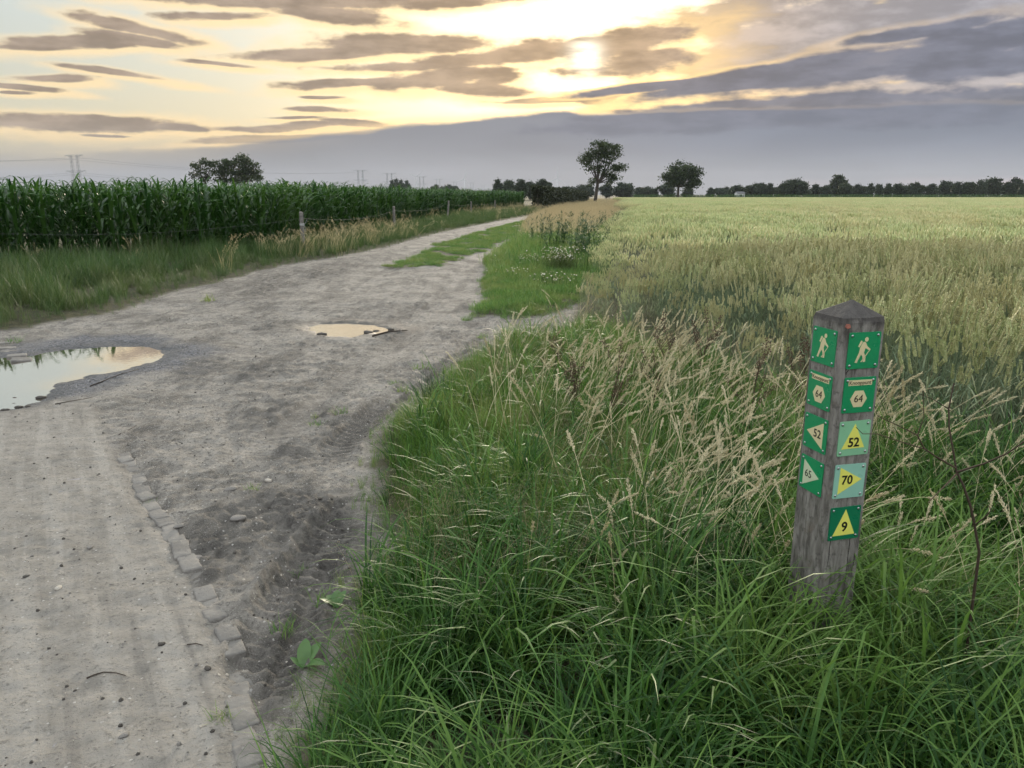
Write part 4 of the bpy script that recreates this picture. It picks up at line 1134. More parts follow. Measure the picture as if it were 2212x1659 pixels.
def flat(polys, thick, m, name):
    """flat print: closed thin prisms in the sign plane (x right, y up)"""
    bmq = bmesh.new()
    for poly in polys:
        lo = [bmq.verts.new((p[0], p[1], -.0002)) for p in poly]; hi = [bmq.verts.new((p[0], p[1], thick)) for p in poly]
        bmq.faces.new(hi); bmq.faces.new(lo[::-1]); n = len(poly)
        for i in range(n): bmq.faces.new((lo[i], lo[(i + 1) % n], hi[(i + 1) % n], hi[i]))
    bmesh.ops.recalc_face_normals(bmq, faces=bmq.faces[:])
    me = bpy.data.meshes.new(name); bmq.to_mesh(me); bmq.free(); me.materials.append(m)
    return me

SW = .109
def rrect(w, h, r_, cx=0, cy=0):
    o_ = []
    for (sx, sy, a0) in ((1, 1, 0), (-1, 1, 90), (-1, -1, 180), (1, -1, 270)):
        for k in (0, 45, 90):
            q = R(a0 + k); o_.append((cx + sx * (w / 2 - r_) + r_ * math.cos(q), cy + sy * (h / 2 - r_) + r_ * math.sin(q)))
    return o_
plate_me = {}
def plate_mesh(m):
    if m.name not in plate_me:
        plate_me[m.name] = flat([rrect(SW, SW, .004)], .0022, m, 'plate')
    return plate_me[m.name]
bms = bmesh.new(); bmesh.ops.create_uvsphere(bms, u_segments=10, v_segments=6, radius=.0046)
for v in bms.verts: v.co.z = max(0, v.co.z) * .6
screw_me = bpy.data.meshes.new('screw'); bms.to_mesh(screw_me); bms.free(); screw_me.materials.append(m_screw)
screw_me.polygons.foreach_set('use_smooth', np.ones(len(screw_me.polygons), dtype=bool))
U_ = lambda pts: [((p[0] - .5) * SW, (p[1] - .5) * SW) for p in pts]
HIKER = U_([(.53, .735), (.60, .61), (.705, .535), (.675, .495), (.545, .565), (.51, .45), (.575, .30), (.575, .19), (.505, .18), (.475, .335), (.425, .395), (.36, .27), (.315, .165), (.245, .175), (.355, .45), (.375, .58), (.455, .735)])
PACK = U_([(.305, .615), (.355, .59), (.435, .735), (.40, .775), (.375, .765)])
STICK = U_([(.695, .535), (.71, .525), (.46, .18), (.425, .185), (.44, .20)])
HEAD = [((.555 - .5) * SW + .057 * SW * math.cos(q), (.80 - .5) * SW + .062 * SW * math.sin(q)) for q in np.linspace(0, 2 * math.pi, 17)[:-1]]
def hexagon(cx, cy, w, h): return U_([(cx - w / 2, cy), (cx - w / 4, cy - h / 2), (cx + w / 4, cy - h / 2), (cx + w / 2, cy), (cx + w / 4, cy + h / 2), (cx - w / 4, cy + h / 2)])
def sign(face, ztop, m, label, build):
    o = link('sign_plate', plate_mesh(m), post); o['label'] = label
    zc = ztop - SW / 2 - post_z
    # frame of the plate: x right along the face as seen from outside, y up, z outwards
    if face == 'R': M = Matrix(((1, 0, 0, .0015), (0, 0, -1, -hs - .0004), (0, 1, 0, zc), (0, 0, 0, 1)))
    else: M = Matrix(((0, 0, -1, -hs - .0004), (-1, 0, 0, .0005), (0, 1, 0, zc), (0, 0, 0, 1)))
    o.matrix_local = M @ Matrix.Rotation(R(random.uniform(-.6, .6)), 4, 'Z')
    def sub(name, me, x=0, y=0, z=.0022, lab=None, rot=0):
        c_ = link(name, me, o); c_.matrix_local = Matrix.Translation((x, y, z)) @ Matrix.Rotation(rot, 4, 'Z')
        if lab: c_['label'] = lab
    for sx in (-1, 1):
        for sy in (-1, 1): sub('screw', screw_me, sx * (SW / 2 - .010), sy * (SW / 2 - .010))
    build(sub)
def hiker(sub):
    sub('pictogram', flat([HIKER, PACK, STICK, HEAD], .0004, m_cream, 'pictogram'), lab='cream walking hiker with backpack and stick')
def knoop(sub):
    sub('label_strip', flat([U_([(.13, .77), (.88, .77), (.88, .925), (.13, .925)])], .0004, m_cream, 'label_strip'))
    sub('lettering', text_mesh('Knooppunt', .0168), 0, .0375, .0029)
    sub('hexagon', flat([hexagon(.5, .39, .54, .46)], .0004, m_cream, 'hexagon'))
    sub('lettering', text_mesh('64', .032), 0, -.0125, .0029)
def tri(pts, m, txt, x, y, size, bold):
    def f(sub):
        sub('arrow', flat([U_(pts)], .0004, m, 'arrow'))
        sub('lettering', text_mesh(txt, size, bold), (x - .5) * SW, (y - .5) * SW, .0029)
    return f
sign('R', 1.2105, m_green, 'green sign with a cream hiker, topmost on the right face', hiker)
sign('R', 1.0755, m_green, 'green sign reading Knooppunt 64 on the right face', knoop)
sign('R', .9405, m_pgreen, 'faded pale green sign with yellow triangle 52 pointing up', tri([(.12, .20), (.86, .21), (.50, .92)], m_yel, '52', .5, .37, .040, .0009))
sign('R', .8030, m_turq, 'faded turquoise sign with yellow triangle 70 pointing right', tri([(.15, .12), (.90, .53), (.17, .92)], m_yel, '70', .42, .53, .040, .0009))
sign('R', .6640, m_dgreen, 'dark green sign with yellow triangle 9, lowest on the right face', tri([(.13, .13), (.86, .14), (.50, .92)], m_yel, '9', .50, .38, .044, .0009))
sign('L', 1.2125, m_green, 'green sign with a cream hiker, topmost on the left face', hiker)
sign('L', 1.0755, m_green, 'green sign reading Knooppunt 64 on the left face', knoop)
sign('L', .9395, m_green, 'green sign with cream triangle 52 pointing left', tri([(.13, .50), (.84, .88), (.84, .12)], m_cream, '52', .60, .5, .036, .0004))
sign('L', .8020, m_green, 'green sign with pale triangle 65 pointing right', tri([(.15, .10), (.85, .50), (.15, .88)], m_palecream, '65', .38, .49, .034, 0))

# ------------------------------------------------------------------ wire fence
m_fpost = simple('fence_wood', (0.20, 0.185, 0.165), .9, .35, 14, bumps=.4)
m_wire = simple('galvanised_wire', (0.15, 0.148, 0.145), .7, .2, 30, .0)
m_string = simple('pale_twine', (0.55, 0.56, 0.55), .8, .15, 30)
fence_names = ['weathered fence post with twine knotted round it, nearest the puddles', 'second fence post from the twine post along the track', 'third fence post, leaning slightly towards the maize', 'fourth fence post along the track, half hidden by grass', 'fifth fence post along the track, near the far end of the maize']
fpos = [FENCE[2], FENCE[3], FENCE[4], np.array([-2.85, 55.0]), np.array([-1.4, 64.5])]
def fpost_mesh(seed, h):
    q = np.random.default_rng(seed); mb = MB(); n = 9
    V_, F_ = [], []
    zs = [-.3, .2, .6, h - .02, h]
    for i, z in enumerate(zs):
        for k in range(n):
            rr_ = (.056 + q.normal(0, .003)) * (.86 if i == 4 else 1)
            V_.append((rr_ * math.cos(2 * math.pi * k / n), rr_ * math.sin(2 * math.pi * k / n), z + (q.normal(0, .008) if i == 4 else 0)))
    for i in range(4):
        for k in range(n): F_.append((i * n + k, i * n + (k + 1) % n, (i + 1) * n + (k + 1) % n, (i + 1) * n + k))
    F_.append(tuple(4 * n + k for k in range(n)))
    mb.add(V_, F_); return mb.mesh('fence_post', [m_fpost])
tops = []
for i, p in enumerate(fpos):
    z0 = float(ground_z(p[0], p[1])[0])
    h = [1.06, 1.02, 1.12, 1.0, 1.0][i]
    root = empty('fence_post', (p[0], p[1], z0), .4 * i); tag(root, fence_names[i], 'fence post', 'posts of the wire fence')
    link('stake', fpost_mesh(800 + i, h), root)
    mbk = MB(); mbk.tube([(.058 * math.cos(q), .058 * math.sin(q), h - .17) for q in np.linspace(0, 6.2, 14)], .005, 5)
    link('wire_tie', mbk.mesh('wire_tie', [m_wire]), root)
    if i == 0:
        mbt = MB(); q = np.random.default_rng(2)
        for j in range(5):
            zt = h - .30 - j * .012
            mbt.tube([((.062 + q.normal(0, .002)) * math.cos(w), (.062 + q.normal(0, .002)) * math.sin(w), zt + q.normal(0, .004)) for w in np.linspace(0, 6.28, 12)], .004, 4)
        mbt.tube([(.06, -.02, h - .32), (.11, -.03, h - .28), (.15, -.02, h - .19), (.13, 0, h - .22)], .004, 4)
        mbt.tube([(.06, -.02, h - .33), (.09, -.04, h - .40), (.10, -.03, h - .52)], .004, 4)
        link('twine', mbt.mesh('twine', [m_string]), root)
    if i == 2: root.rotation_euler = (0, R(5), 0)
    tops.append(np.array([p[0] + .05, p[1] - .05, z0 + h - .17]))
tops = [np.array([-10.9, 13.4, 1.02]), *tops]
fwl = ['loose strand of fence wire sagging left of the twine post', 'fence wire between the twine post and the second post', 'fence wire between the second and the third post', 'fence wire between the third and the fourth post', 'fence wire between the fourth and the fifth post']
for i in range(len(tops) - 1):
    a_, b_ = tops[i], tops[i + 1]; q = np.random.default_rng(i)
    sag = [.22, .16, .16, .1, .1][i]
    pts = [a_ + (b_ - a_) * s - np.array([0, 0, 4 * sag * s * (1 - s)]) + np.array([0, 0, q.normal(0, .008)]) for s in np.linspace(0, 1, 26)]
    mb = MB(); mb.tube(pts, .0017 + .0003 * i, 5); root = link('fence_wire', mb.mesh('fence_wire', [m_wire])); tag(root, fwl[i], 'wire', 'strands of the wire fence')
    mbb = MB()
    for s in np.arange(.03, .98, .035 if i == 0 else .05):
        c0 = a_ + (b_ - a_) * s - np.array([0, 0, 4 * sag * s * (1 - s)])
        mbb.tube([c0 + [0, .01, -.018], c0 + [.006, 0, .018]], .0012, 4); mbb.tube([c0 + [.014, 0, -.010], c0 + [-.012, 0, .010]], .0016, 4)
    bo = link('barbs', mbb.mesh('barbs', [m_wire]), root); bo['kind'] = 'stuff'
# the corner stake where the left wire ends
z0 = float(ground_z(-10.9, 13.4)[0]); root = empty('fence_post', (-10.9, 13.4, z0)); tag(root, 'corner fence stake at the far left end of the wire', 'fence post', 'posts of the wire fence'); link('stake', fpost_mesh(830, 1.06), root)

# ------------------------------------------------------------------ edging setts and paving blocks of the lane
m_sett, nt, out = mat('sett_stone')
ge = nt.nodes.new('ShaderNodeNewGeometry'); oi = nt.nodes.new('ShaderNodeObjectInfo')
n_ = X(nt, noise(nt, ge.outputs['Position'], 60.0, 4.0, 0.65).outputs[0]); n_2 = X(nt, noise(nt, ge.outputs['Position'], 12.0, 3.0, 0.6).outputs[0])
c = cmix(nt, X(nt, oi.outputs['Random']), (0.150, 0.140, 0.126), (0.215, 0.200, 0.178))
c = cmix(nt, n_2.sm(0.45, 0.65) * 0.7, c, (0.26, 0.24, 0.21))
c = cmix(nt, n_.sm(0.62, 0.74) * 0.5, c, (0.46, 0.45, 0.43)); c = cmix(nt, n_.sm(0.40, 0.30) * 0.6, c, (0.08, 0.078, 0.072))
b = principled(nt, out, **{'Base Color': c, 'Roughness': 0.85, 'Specular IOR Level': 0.3}); setin(nt, b.inputs['Normal'], bump(nt, n_, 0.7, 0.008))
def block_mesh(name, lx, ly, h, seed, bev, m):
    q = np.random.default_rng(seed); bmq = bmesh.new()
    bmesh.ops.create_cube(bmq, size=1.0)
    for v in bmq.verts: v.co = Vector((v.co.x * lx * (1 + q.normal(0, .03)), v.co.y * ly * (1 + q.normal(0, .03)), (v.co.z - .5) * h + q.normal(0, .0012)))
    bmesh.ops.bevel(bmq, geom=bmq.edges[:], offset=bev, segments=2, affect='EDGES', profile=.6)
    me = bpy.data.meshes.new(name); bmq.to_mesh(me); bmq.free(); me.materials.append(m)
    me.polygons.foreach_set('use_smooth', np.ones(len(me.polygons), dtype=bool))
    return me
setts = [block_mesh('sett', .108, .080, .07, 850 + i, .009, m_sett) for i in range(5)]
kerb = empty('paved_lane_edging', (0, 0, 0)); tag(kerb, kind='structure')
sx_, sy_ = walk(EDGE_LINE, .088)
q = np.random.default_rng(77)
for i in range(len(sx_) - 1):
    t_ = np.array([sx_[i + 1] - sx_[i], sy_[i + 1] - sy_[i]]); az = math.atan2(t_[1], t_[0]) - math.pi / 2
    if q.uniform() < .08: continue
    o = link('sett', setts[i % 5], kerb)
    z0 = float(ground_z(sx_[i], sy_[i])[0])
    o.location = (sx_[i] + q.normal(0, .005), sy_[i] + q.normal(0, .004), z0 + q.uniform(.006, .016))
    o.rotation_euler = (q.normal(0, .04), q.normal(.03, .04), az * .38 + q.normal(0, .06))
for (u, v) in [(8, 741), (14, 752), (22, 760), (36, 768), (46, 777)]:
    p = G(u, v); o = link('sett', setts[(u) % 5], kerb); o.location = (p[0], p[1], .010); o.rotation_euler = (q.normal(0, .05), q.normal(0, .05), .5); o.scale = (1.7, 1.5, 1)
m_block, nt, out = mat('concrete_block')
ge = nt.nodes.new('ShaderNodeNewGeometry'); oi = nt.nodes.new('ShaderNodeObjectInfo')
n_ = X(nt, noise(nt, ge.outputs['Position'], 140.0, 2.0, 0.6).outputs[0]); n_2 = X(nt, noise(nt, ge.outputs['Position'], 9.0, 3.0, 0.6).outputs[0])
c = cmix(nt, X(nt, oi.outputs['Random']), (0.200, 0.190, 0.190), (0.245, 0.232, 0.230))
c = cmix(nt, n_2.sm(0.42, 0.62) * 0.75, c, (0.27, 0.252, 0.224))
c = cmix(nt, n_.sm(0.63, 0.70) * 0.75, c, (0.60, 0.59, 0.57)); c = cmix(nt, n_.sm(0.37, 0.30) * 0.6, c, (0.13, 0.125, 0.12))
b = principled(nt, out, **{'Base Color': c, 'Roughness': 0.88, 'Specular IOR Level': 0.3}); setin(nt, b.inputs['Normal'], bump(nt, n_, 0.5, 0.005))
blocks = [block_mesh('paving_block', .205, .145, .06, 870 + i, .006, m_block) for i in range(4)]
lane_root = empty('paved_lane', (0, 0, 0)); tag(lane_root, kind='structure')
ld = np.array([-.515, .857]); lnv = np.array([-.857, -.515]); az = math.atan2(ld[1], ld[0])
for col in range(1, 13):
    for k in range(0, 19):
        p = EDGE_LINE[-2] + ld * (k * .2125 + .106 * (col % 2) - .25) + lnv * (.05 + col * .152)
        if p[1] < 1.1 or not (abs(p[0]) < .72 * p[1] + .6): continue
        sdp = poly_sd(np.array([p[0]]), np.array([p[1]]), LANE)[0]
        if sdp < .09 or p[1] > 4.3: continue
        show = .0175 * smooth01(.70, 1.25, (p - EDGE_LINE[-2]) @ lnv) * smooth01(4.0, 3.0, p[1]) - .004
        o = link('paving_block', blocks[(col * 7 + k) % 4], lane_root)
        o.location = (p[0], p[1], float(ground_z(p[0], p[1])[0]) - .0085 + show + q.uniform(-.003, .003)); o.rotation_euler = (q.normal(0, .008), q.normal(0, .008), az + q.normal(0, .012))

# ------------------------------------------------------------------ trees
m_bark = simple('bark', (0.060, 0.048, 0.038), .9, .3, 3.0)
m_crown = leafmat('tree_leaves', (0.018, 0.034, 0.012), (0.055, 0.085, 0.026), (0.07, 0.085, 0.03), trans=0.25, rough=0.55, big=0.25, alt_amt=.4)
m_crown2 = leafmat('far_tree_leaves', (0.020, 0.034, 0.018), (0.045, 0.066, 0.030), None, trans=0.22, rough=0.6)
def leaf_cloud(C_, N_, size, seed):
    """leaf-sized faces turned every way around the points C_"""
    q = np.random.default_rng(seed); n = len(C_)
    a_ = q.normal(0, 1, (n, 3)); a_ /= np.linalg.norm(a_, axis=1, keepdims=True)
    b_ = np.cross(a_, q.normal(0, 1, (n, 3))); b_ /= np.linalg.norm(b_, axis=1, keepdims=True)
    s = size * q.uniform(.55, 1.25, (n, 1))
    V_ = np.stack([C_ - a_ * s * .5, C_ + b_ * s * .32 - a_ * s * .05, C_ + a_ * s * .5, C_ - b_ * s * .32 - a_ * s * .05], 1).reshape(-1, 3)
    F_ = np.arange(n * 4).reshape(-1, 4)
    return V_, F_
def build_tree(lobes, base_x, trunk_r, leaf, per, seed, depth=.8, gaps=.25, clus=.55, lean=0.0, crown_mat=None, bark=True):
    """lobes: (x, z, rx, rz) of the crown in metres from the foot -> trunk mesh, crown mesh"""
    q = np.random.default_rng(seed); P_, T_ = [], []
    mb = MB(); zlow = min(l[1] - l[3] for l in lobes); fork = np.array([lean * .6, 0, max(zlow + .4, 1.2)])
    mb.tube([(0, 0, -.3), (0, 0, .2), fork * [.5, 1, .55], fork], [trunk_r * 1.35, trunk_r * 1.1, trunk_r * .95, trunk_r * .85], 8)
    for (lx, lz, rx, rz) in lobes:
        ry = (rx + rz) * .5 * depth * 1.2
        nc = max(5, int(per * (rx * rz * ry) ** .62))
        tip = np.array([lx, q.normal(0, ry * .3), lz])
        mid = fork + (tip - fork) * .5 + q.normal(0, .15, 3) * np.linalg.norm(tip - fork) * .3
        mb.tube([fork, mid, tip], [trunk_r * .5, trunk_r * .3, trunk_r * .1], 5)
        for c in range(nc):
            d = q.normal(0, 1, 3); d /= np.linalg.norm(d); rad = q.uniform(.25, 1.0) ** .45
            p = tip + d * rad * np.array([rx, ry, rz])
            if q.uniform() < gaps: continue
            if q.uniform() < .30: mb.tube([tip + (p - tip) * .1, (tip + p) / 2 + q.normal(0, .1, 3), p], [trunk_r * .12, trunk_r * .07, trunk_r * .03], 3)
            k = int(q.integers(26, 46)); cl = clus * q.uniform(.6, 1.25)
            pts = p + q.normal(0, 1, (k, 3)) * np.array([cl, cl, cl * .62])
            P_.append(pts); T_.append(np.full(k, q.uniform(0, 1)))
    C_ = np.vstack(P_); V_, F_ = leaf_cloud(C_, None, leaf, seed + 1)
    me = mesh_np('crown', V_, F_, [crown_mat or m_crown], False, {'a': np.repeat(np.clip(np.concatenate(T_) + q.normal(0, .15, len(C_)), 0, 1), 4)})
    return mb.mesh('trunk', [m_bark]), me
def place_tree(name, u, Y, meshes, label, scale=1.0, rz=0.0, group=None, z=0.0, sxy=1.0):
    X_ = AT(u, 420, Y)[0]
    o = empty(name, (X_, Y, z), rz); o.scale = (scale * sxy, scale * sxy, scale)
    link('trunk', meshes[0], o); link('crown', meshes[1], o); tag(o, label, 'tree', group)
    return o
def lob(items, cx, k, zref, z0): return [((x - cx) * k, (zref - z) * k + z0, rx * k, rz * k) for x, z, rx, rz in items]
k1 = .01316
t1 = build_tree(lob([(520, 200, 130, 75), (650, 230, 150, 90), (600, 330, 170, 75), (330, 340, 75, 50), (420, 300, 90, 70), (385, 440, 45, 55), (765, 260, 70, 90), (820, 450, 80, 45), (700, 470, 110, 60), (760, 580, 80, 40), (640, 560, 70, 40), (450, 640, 45, 50), (520, 480, 80, 70), (690, 640, 35, 25)], 485, k1, 850, 1.1), 0, .30,   .33, 20, 901, .75, .22, .42, lean=.7)
place_tree('walnut_tree', 1400 / 1.1573 + .181 * 485 / 1.1573, 140, t1, 'tall loosely branched tree standing alone where the track meets the horizon')
k2 = .0188
t2 = build_tree(lob([(1690, 490, 190, 105), (1560, 560, 100, 110), (1700, 620, 190, 90), (1830, 530, 80, 75), (1860, 640, 55, 55), (1560, 660, 80, 60), (1440, 590, 25, 60), (1790, 690, 70, 40)], 1630, k2, 850, .88), 0, .34, .46, 15, 911, .8, .12, .55)
place_tree('round_tree', (1400 + .181 * 1630) / 1.1573, 200, t2, 'dense round dark tree right of the tall lone tree')
k3 = .01058
t3 = build_tree(lob([(600, 300, 150, 65), (450, 360, 100, 70), (700, 350, 80, 60), (340, 500, 60, 50), (470, 490, 90, 60), (640, 480, 90, 70), (560, 600, 120, 60)], 560, k3, 863, 1.6), 0, .22, .34, 17, 921, .8, .36, .40)
place_tree('field_tree', (440 + .1356 * 560) / 1.1573, 150, t3, 'thin airy tree behind the maize, left of the two dense trees')
t4 = build_tree(lob([(930, 330, 140, 80), (820, 470, 120, 90), (980, 460, 150, 110), (900, 590, 180, 70)], 930, k3, 863, 1.6), 0, .24, .36, 15, 931, .8, .2, .42)
place_tree('field_tree', (440 + .1356 * 930) / 1.1573, 151, t4, 'dark middle tree of the three behind the maize')
t5 = build_tree(lob([(1260, 250, 140, 90), (1180, 360, 170, 110), (1360, 380, 150, 110), (1300, 500, 220, 110), (1480, 500, 100, 90), (1560, 590, 70, 70), (1200, 600, 190, 70)], 1280, k3, 863, 1.6), 0, .28, .36, 15, 941, .8, .14, .45)
place_tree('field_tree', (440 + .1356 * 1280) / 1.1573, 152, t5, 'largest dark tree of the three behind the maize')
# far trees: six kinds, one metre high, scaled to size
kinds = []
for i, lb_ in enumerate([
    [(0, .62, .34, .34), (-.2, .5, .24, .26), (.22, .52, .24, .27), (0, .3, .3, .22)],
    [(0, .70, .24, .28), (.12, .5, .26, .26), (-.16, .48, .24, .26), (.02, .28, .24, .18)],
    [(0, .58, .40, .36), (-.26, .42, .24, .28), (.28, .42, .24, .28), (0, .25, .4, .2)],
    [(.05, .78, .18, .2), (-.1, .58, .24, .24), (.14, .5, .22, .26), (0, .3, .2, .2)],
    [(-.1, .60, .28, .32), (.2, .66, .22, .3), (.1, .36, .34, .24), (-.25, .4, .2, .22)],
    [(0, .55, .45, .40), (.3, .45, .25, .3), (-.3, .4, .25, .3)]]):
    kinds.append(build_tree([(a_ * 8, b_ * 8, c_ * 8, d_ * 8) for a_, b_, c_, d_ in lb_], 0, .22, .75, 10, 950 + i * 7, .8, .12, .62, crown_mat=m_crown2))
def far_tree(u_px, top_px, w_px, Y, i, label, base=487.0, grp='trees along the far edge of the fields'):
    """u_px, top_px, w_px in photograph pixels"""
    h = ((486.8 - top_px) / 1923.0 * Y + 1.6) * 1.06
    w = w_px / 1923.0 * Y
    me = kinds[i % 6]; s = h / 7.7; sxy = max(.7, min(1.7, w / (6.0 * s)))
    place_tree('far_tree', u_px / 1.1573, Y, me, label, s, (i * 1.7) % 6.28, grp, 0, sxy)
row = [(15, 215, 60), (75, 238, 55), (155, 192, 95), (265, 186, 135), (410, 225, 130), (500, 230, 70), (600, 152, 140), (665, 205, 90), (728, 238, 62), (792, 224, 85), (878, 218, 85), (960, 220, 62), (1040, 217, 66), (1125, 210, 95), (1202, 215, 62), (1287, 212, 95), (1402, 220, 120), (1540, 195, 115), (1632, 205, 85), (1716, 198, 95), (1812, 188, 88), (1920, 180, 160), (2050, 205, 95), (2130, 172, 95), (2192, 220, 66)]
ordn = ['first', 'second', 'third', 'fourth', 'fifth', 'sixth', 'seventh', 'eighth', 'ninth', 'tenth', 'eleventh', 'twelfth', 'thirteenth', 'fourteenth', 'fifteenth', 'sixteenth', 'seventeenth', 'eighteenth', 'nineteenth', 'twentieth', 'twenty-first', 'twenty-second', 'twenty-third', 'twenty-fourth', 'twenty-fifth']
q = np.random.default_rng(12)
for n_, (cx, ty, w) in enumerate(row):
    lab = 'tallest tree of the row beyond the wheat, rising above its neighbours' if n_ == 6 else ordn[len(row) - 1 - n_] + ' tree from the right end of the row beyond the wheat'
    far_tree(1920 + cx * .2893, 400 + ty * .2893, w * .2893, 300 + q.uniform(-12, 25), n_ * 5 + 1, lab)
for n_, (cx, ty, w, Y) in enumerate([(1715, 455, 50, 290), (1800, 452, 90, 420), (1850, 452, 60, 430), (1905, 442, 60, 310), (1955, 430, 95, 300), (2080, 425, 105, 305), (2155, 420, 85, 300), (2200, 430, 60, 310)]):
    far_tree(1280 + cx * .2893, 340 + ty * .2893, w * .2893, Y, n_ * 4 + 2, ['small round shrub-like tree alone, right of the dense round tree', 'hazy thin tree in the far gap beyond the small round tree', 'second hazy tree in the far gap beyond the small round tree', 'bushy tree left of the white shed', 'tree directly behind the white shed', 'broad tree right of the white shed', 'second tree right of the white shed', 'third tree right of the white shed'][n_])
for n_, (cx, ty, w) in enumerate([(80, 705, 150), (250, 690, 200), (400, 690, 130), (640, 680, 210), (870, 665, 190), (960, 676, 120), (1090, 715, 130), (1210, 712, 150), (1310, 735, 80), (1470, 665, 250), (1760, 722, 110)]):
    far_tree(1400 + cx * .181, 340 + ty * .181, w * .181, 340 + q.uniform(-10, 20), n_ * 5, ['wood edge tree just right of the wind turbine', 'second wood edge tree right of the wind turbine', 'wood edge tree left of the lone tree trunk', 'wood edge tree right of the lone tree trunk', 'tall wood edge tree midway between the two big trees', 'pale wood edge tree midway between the two big trees', 'low wood edge tree nearing the dense round tree', 'broad low wood edge tree nearing the dense round tree', 'smallest wood edge tree before the dense round tree', 'wide dark tree behind the dense round tree, left side', 'low dark tree behind the dense round tree, right side'][n_])
for n_, (cx, ty, w) in enumerate([(195, 108, 140), (330, 110, 130), (460, 105, 140), (560, 115, 110), (640, 105, 130), (725, 110, 120)]):
    far_tree(1200 + cx * .226, 430 + ty * .226, w * .226, 240 + q.uniform(-8, 15), n_ * 5 + 3, ordn[n_] + ' tree from the left of the dark grove above the maize end')
for n_, (cx, ty, w) in enumerate([(1180, 262, 30), (1216, 252, 34), (1256, 260, 34), (1306, 264, 34), (1545, 294, 60), (1640, 292, 90), (1720, 298, 70)]):
    far_tree(640 + cx * .2893, 380 + ty * .2893, w * .2893, 520 + q.uniform(-20, 30), 3 if n_ < 4 else n_, (ordn[n_] + ' slim poplar of the small group on the maize horizon') if n_ < 4 else ordn[n_ - 4] + ' bush of the far clump between the two nearer wind turbines')

# ------------------------------------------------------------------ hedge at the end of the maize
m_hedge = leafmat('hedge_leaves', (0.014, 0.022, 0.008), (0.045, 0.052, 0.018), None, trans=0.2, rough=0.6)
q = np.random.default_rng(31); n = 15000
s = q.uniform(0, 1, n) ** 1.3
hx = 2.6 + (13.5 - 2.6) * s; hy = 80 + (145 - 80) * s; hh = 2.25 - .3 * s + .18 * np.sin(s * 90) + .1 * np.sin(s * 231)
edge_ = q.uniform(0, 1, n)
pts = np.stack([hx + q.uniform(-.7, .7, n), hy + q.uniform(-.5, .5, n), hh * (1 - edge_ ** 2.2 * .95)], 1)
V_, F_ = leaf_cloud(pts, None, .30, 32)
hedge = empty('hedge', (2.6, 80, 0)); tag(hedge, 'dark clipped hedge continuing the line of the maize beside the track', 'hedge')
hm = mesh_np('hedge_foliage', V_ - np.array([2.6, 80, 0]), F_, [m_hedge], False, {'a': np.repeat(q.uniform(0, 1, n), 4)})
link('foliage', hm, hedge)
mbh = MB()
for s in np.linspace(0, 1, 46):
    mbh.tube([((13.5 - 2.6) * s, 65 * s, -.1), ((13.5 - 2.6) * s + q.normal(0, .1), 65 * s, 2.2 - .5 * s)], [.05, .02], 4)
so = link('stems', mbh.mesh('hedge_stems', [m_bark]), hedge); so['kind'] = 'stuff'

# ------------------------------------------------------------------ power line and wind turbines on the horizon
m_steel = simple('lattice_steel', (0.30, 0.31, 0.32), .6, .1, .2, .3)
m_turb = simple('turbine_white', (0.55, 0.56, 0.57), .5, .05, .1)
m_cable = simple('power_cable', (0.16, 0.16, 0.17), .6, .1, .1)
def lattice(mb, pts0, pts1, t):
    for a_, b_ in zip(pts0, pts1): mb.tube([a_, b_], t, 4)
def pylon_parts():
    H, t = 50.0, .20; out_ = []
    for sx in (-1, 1):
        mb = MB(); prev = None
        for i, z in enumerate(np.linspace(0, H, 10)):
            w = 2.1 - 1.2 * z / H
            ring = [np.array([sx * 5.2 + a_ * w, b_ * w, z]) for a_, b_ in ((-1, -1), (1, -1), (1, 1), (-1, 1))]
            if prev is not None:
                lattice(mb, prev, ring, t)
                for j in range(4): mb.tube([prev[j], ring[(j + 1) % 4]], t * .5, 3); mb.tube([prev[(j + 1) % 4], ring[j]], t * .5, 3)
            prev = ring
        out_.append(('mast', mb.mesh('mast', [m_steel])))
    for nm_, z, w in (('upper_crossarm', H, 15.5), ('lower_crossarm', 31.0, 17.0)):
        mb = MB()
        for dy_ in (-.7, .7):
            mb.tube([(-w, dy_ * .3, z), (w, dy_ * .3, z)], t, 4); mb.tube([(-w, dy_ * .3, z), (-5.2, dy_, z - 2.2), (5.2, dy_, z - 2.2), (w, dy_ * .3, z)], t * .8, 4)
        for xx in np.linspace(-w, w, 15): mb.tube([(xx, 0, z), (xx + 1.1, 0, z - 2.2 * (1 - max(0, abs(xx) - 5.2) / (w - 5.2)))], t * .5, 3)
        for xx in (-w, -w * .62, w * .62, w): mb.tube([(xx, 0, z), (xx, 0, z - 3.6)], .16, 4)
        out_.append((nm_, mb.mesh(nm_, [m_steel])))
    return out_
PYL = pylon_parts()
pyl = [(197, 394, .55), (903, 429, 1.35), (975, 436, 1.1), (1055, 444, 1.1), (1096, 450, 1.1), (1138, 456, 1.1), (1180, 458, 1.1), (1208, 463, 1.1)]
plab = ['nearest lattice pylon, standing alone at far left', 'wide lattice pylon right of the airy field tree', 'pylon beside the slim poplars', 'pylon just right of the second wind turbine', 'faint pylon behind the far bush clump', 'faint distant pylon left of the third wind turbine', 'faint distant pylon right of the third wind turbine', 'faintest pylon, farthest right of the line']
ppos = []
for n_, (px, ty, wid) in enumerate(pyl):
    Y = 48.4 * 1923 / (486.8 - ty)
    p = AT(px / 1.1573, 420, Y); ppos.append(np.array([p[0], Y, 0]))
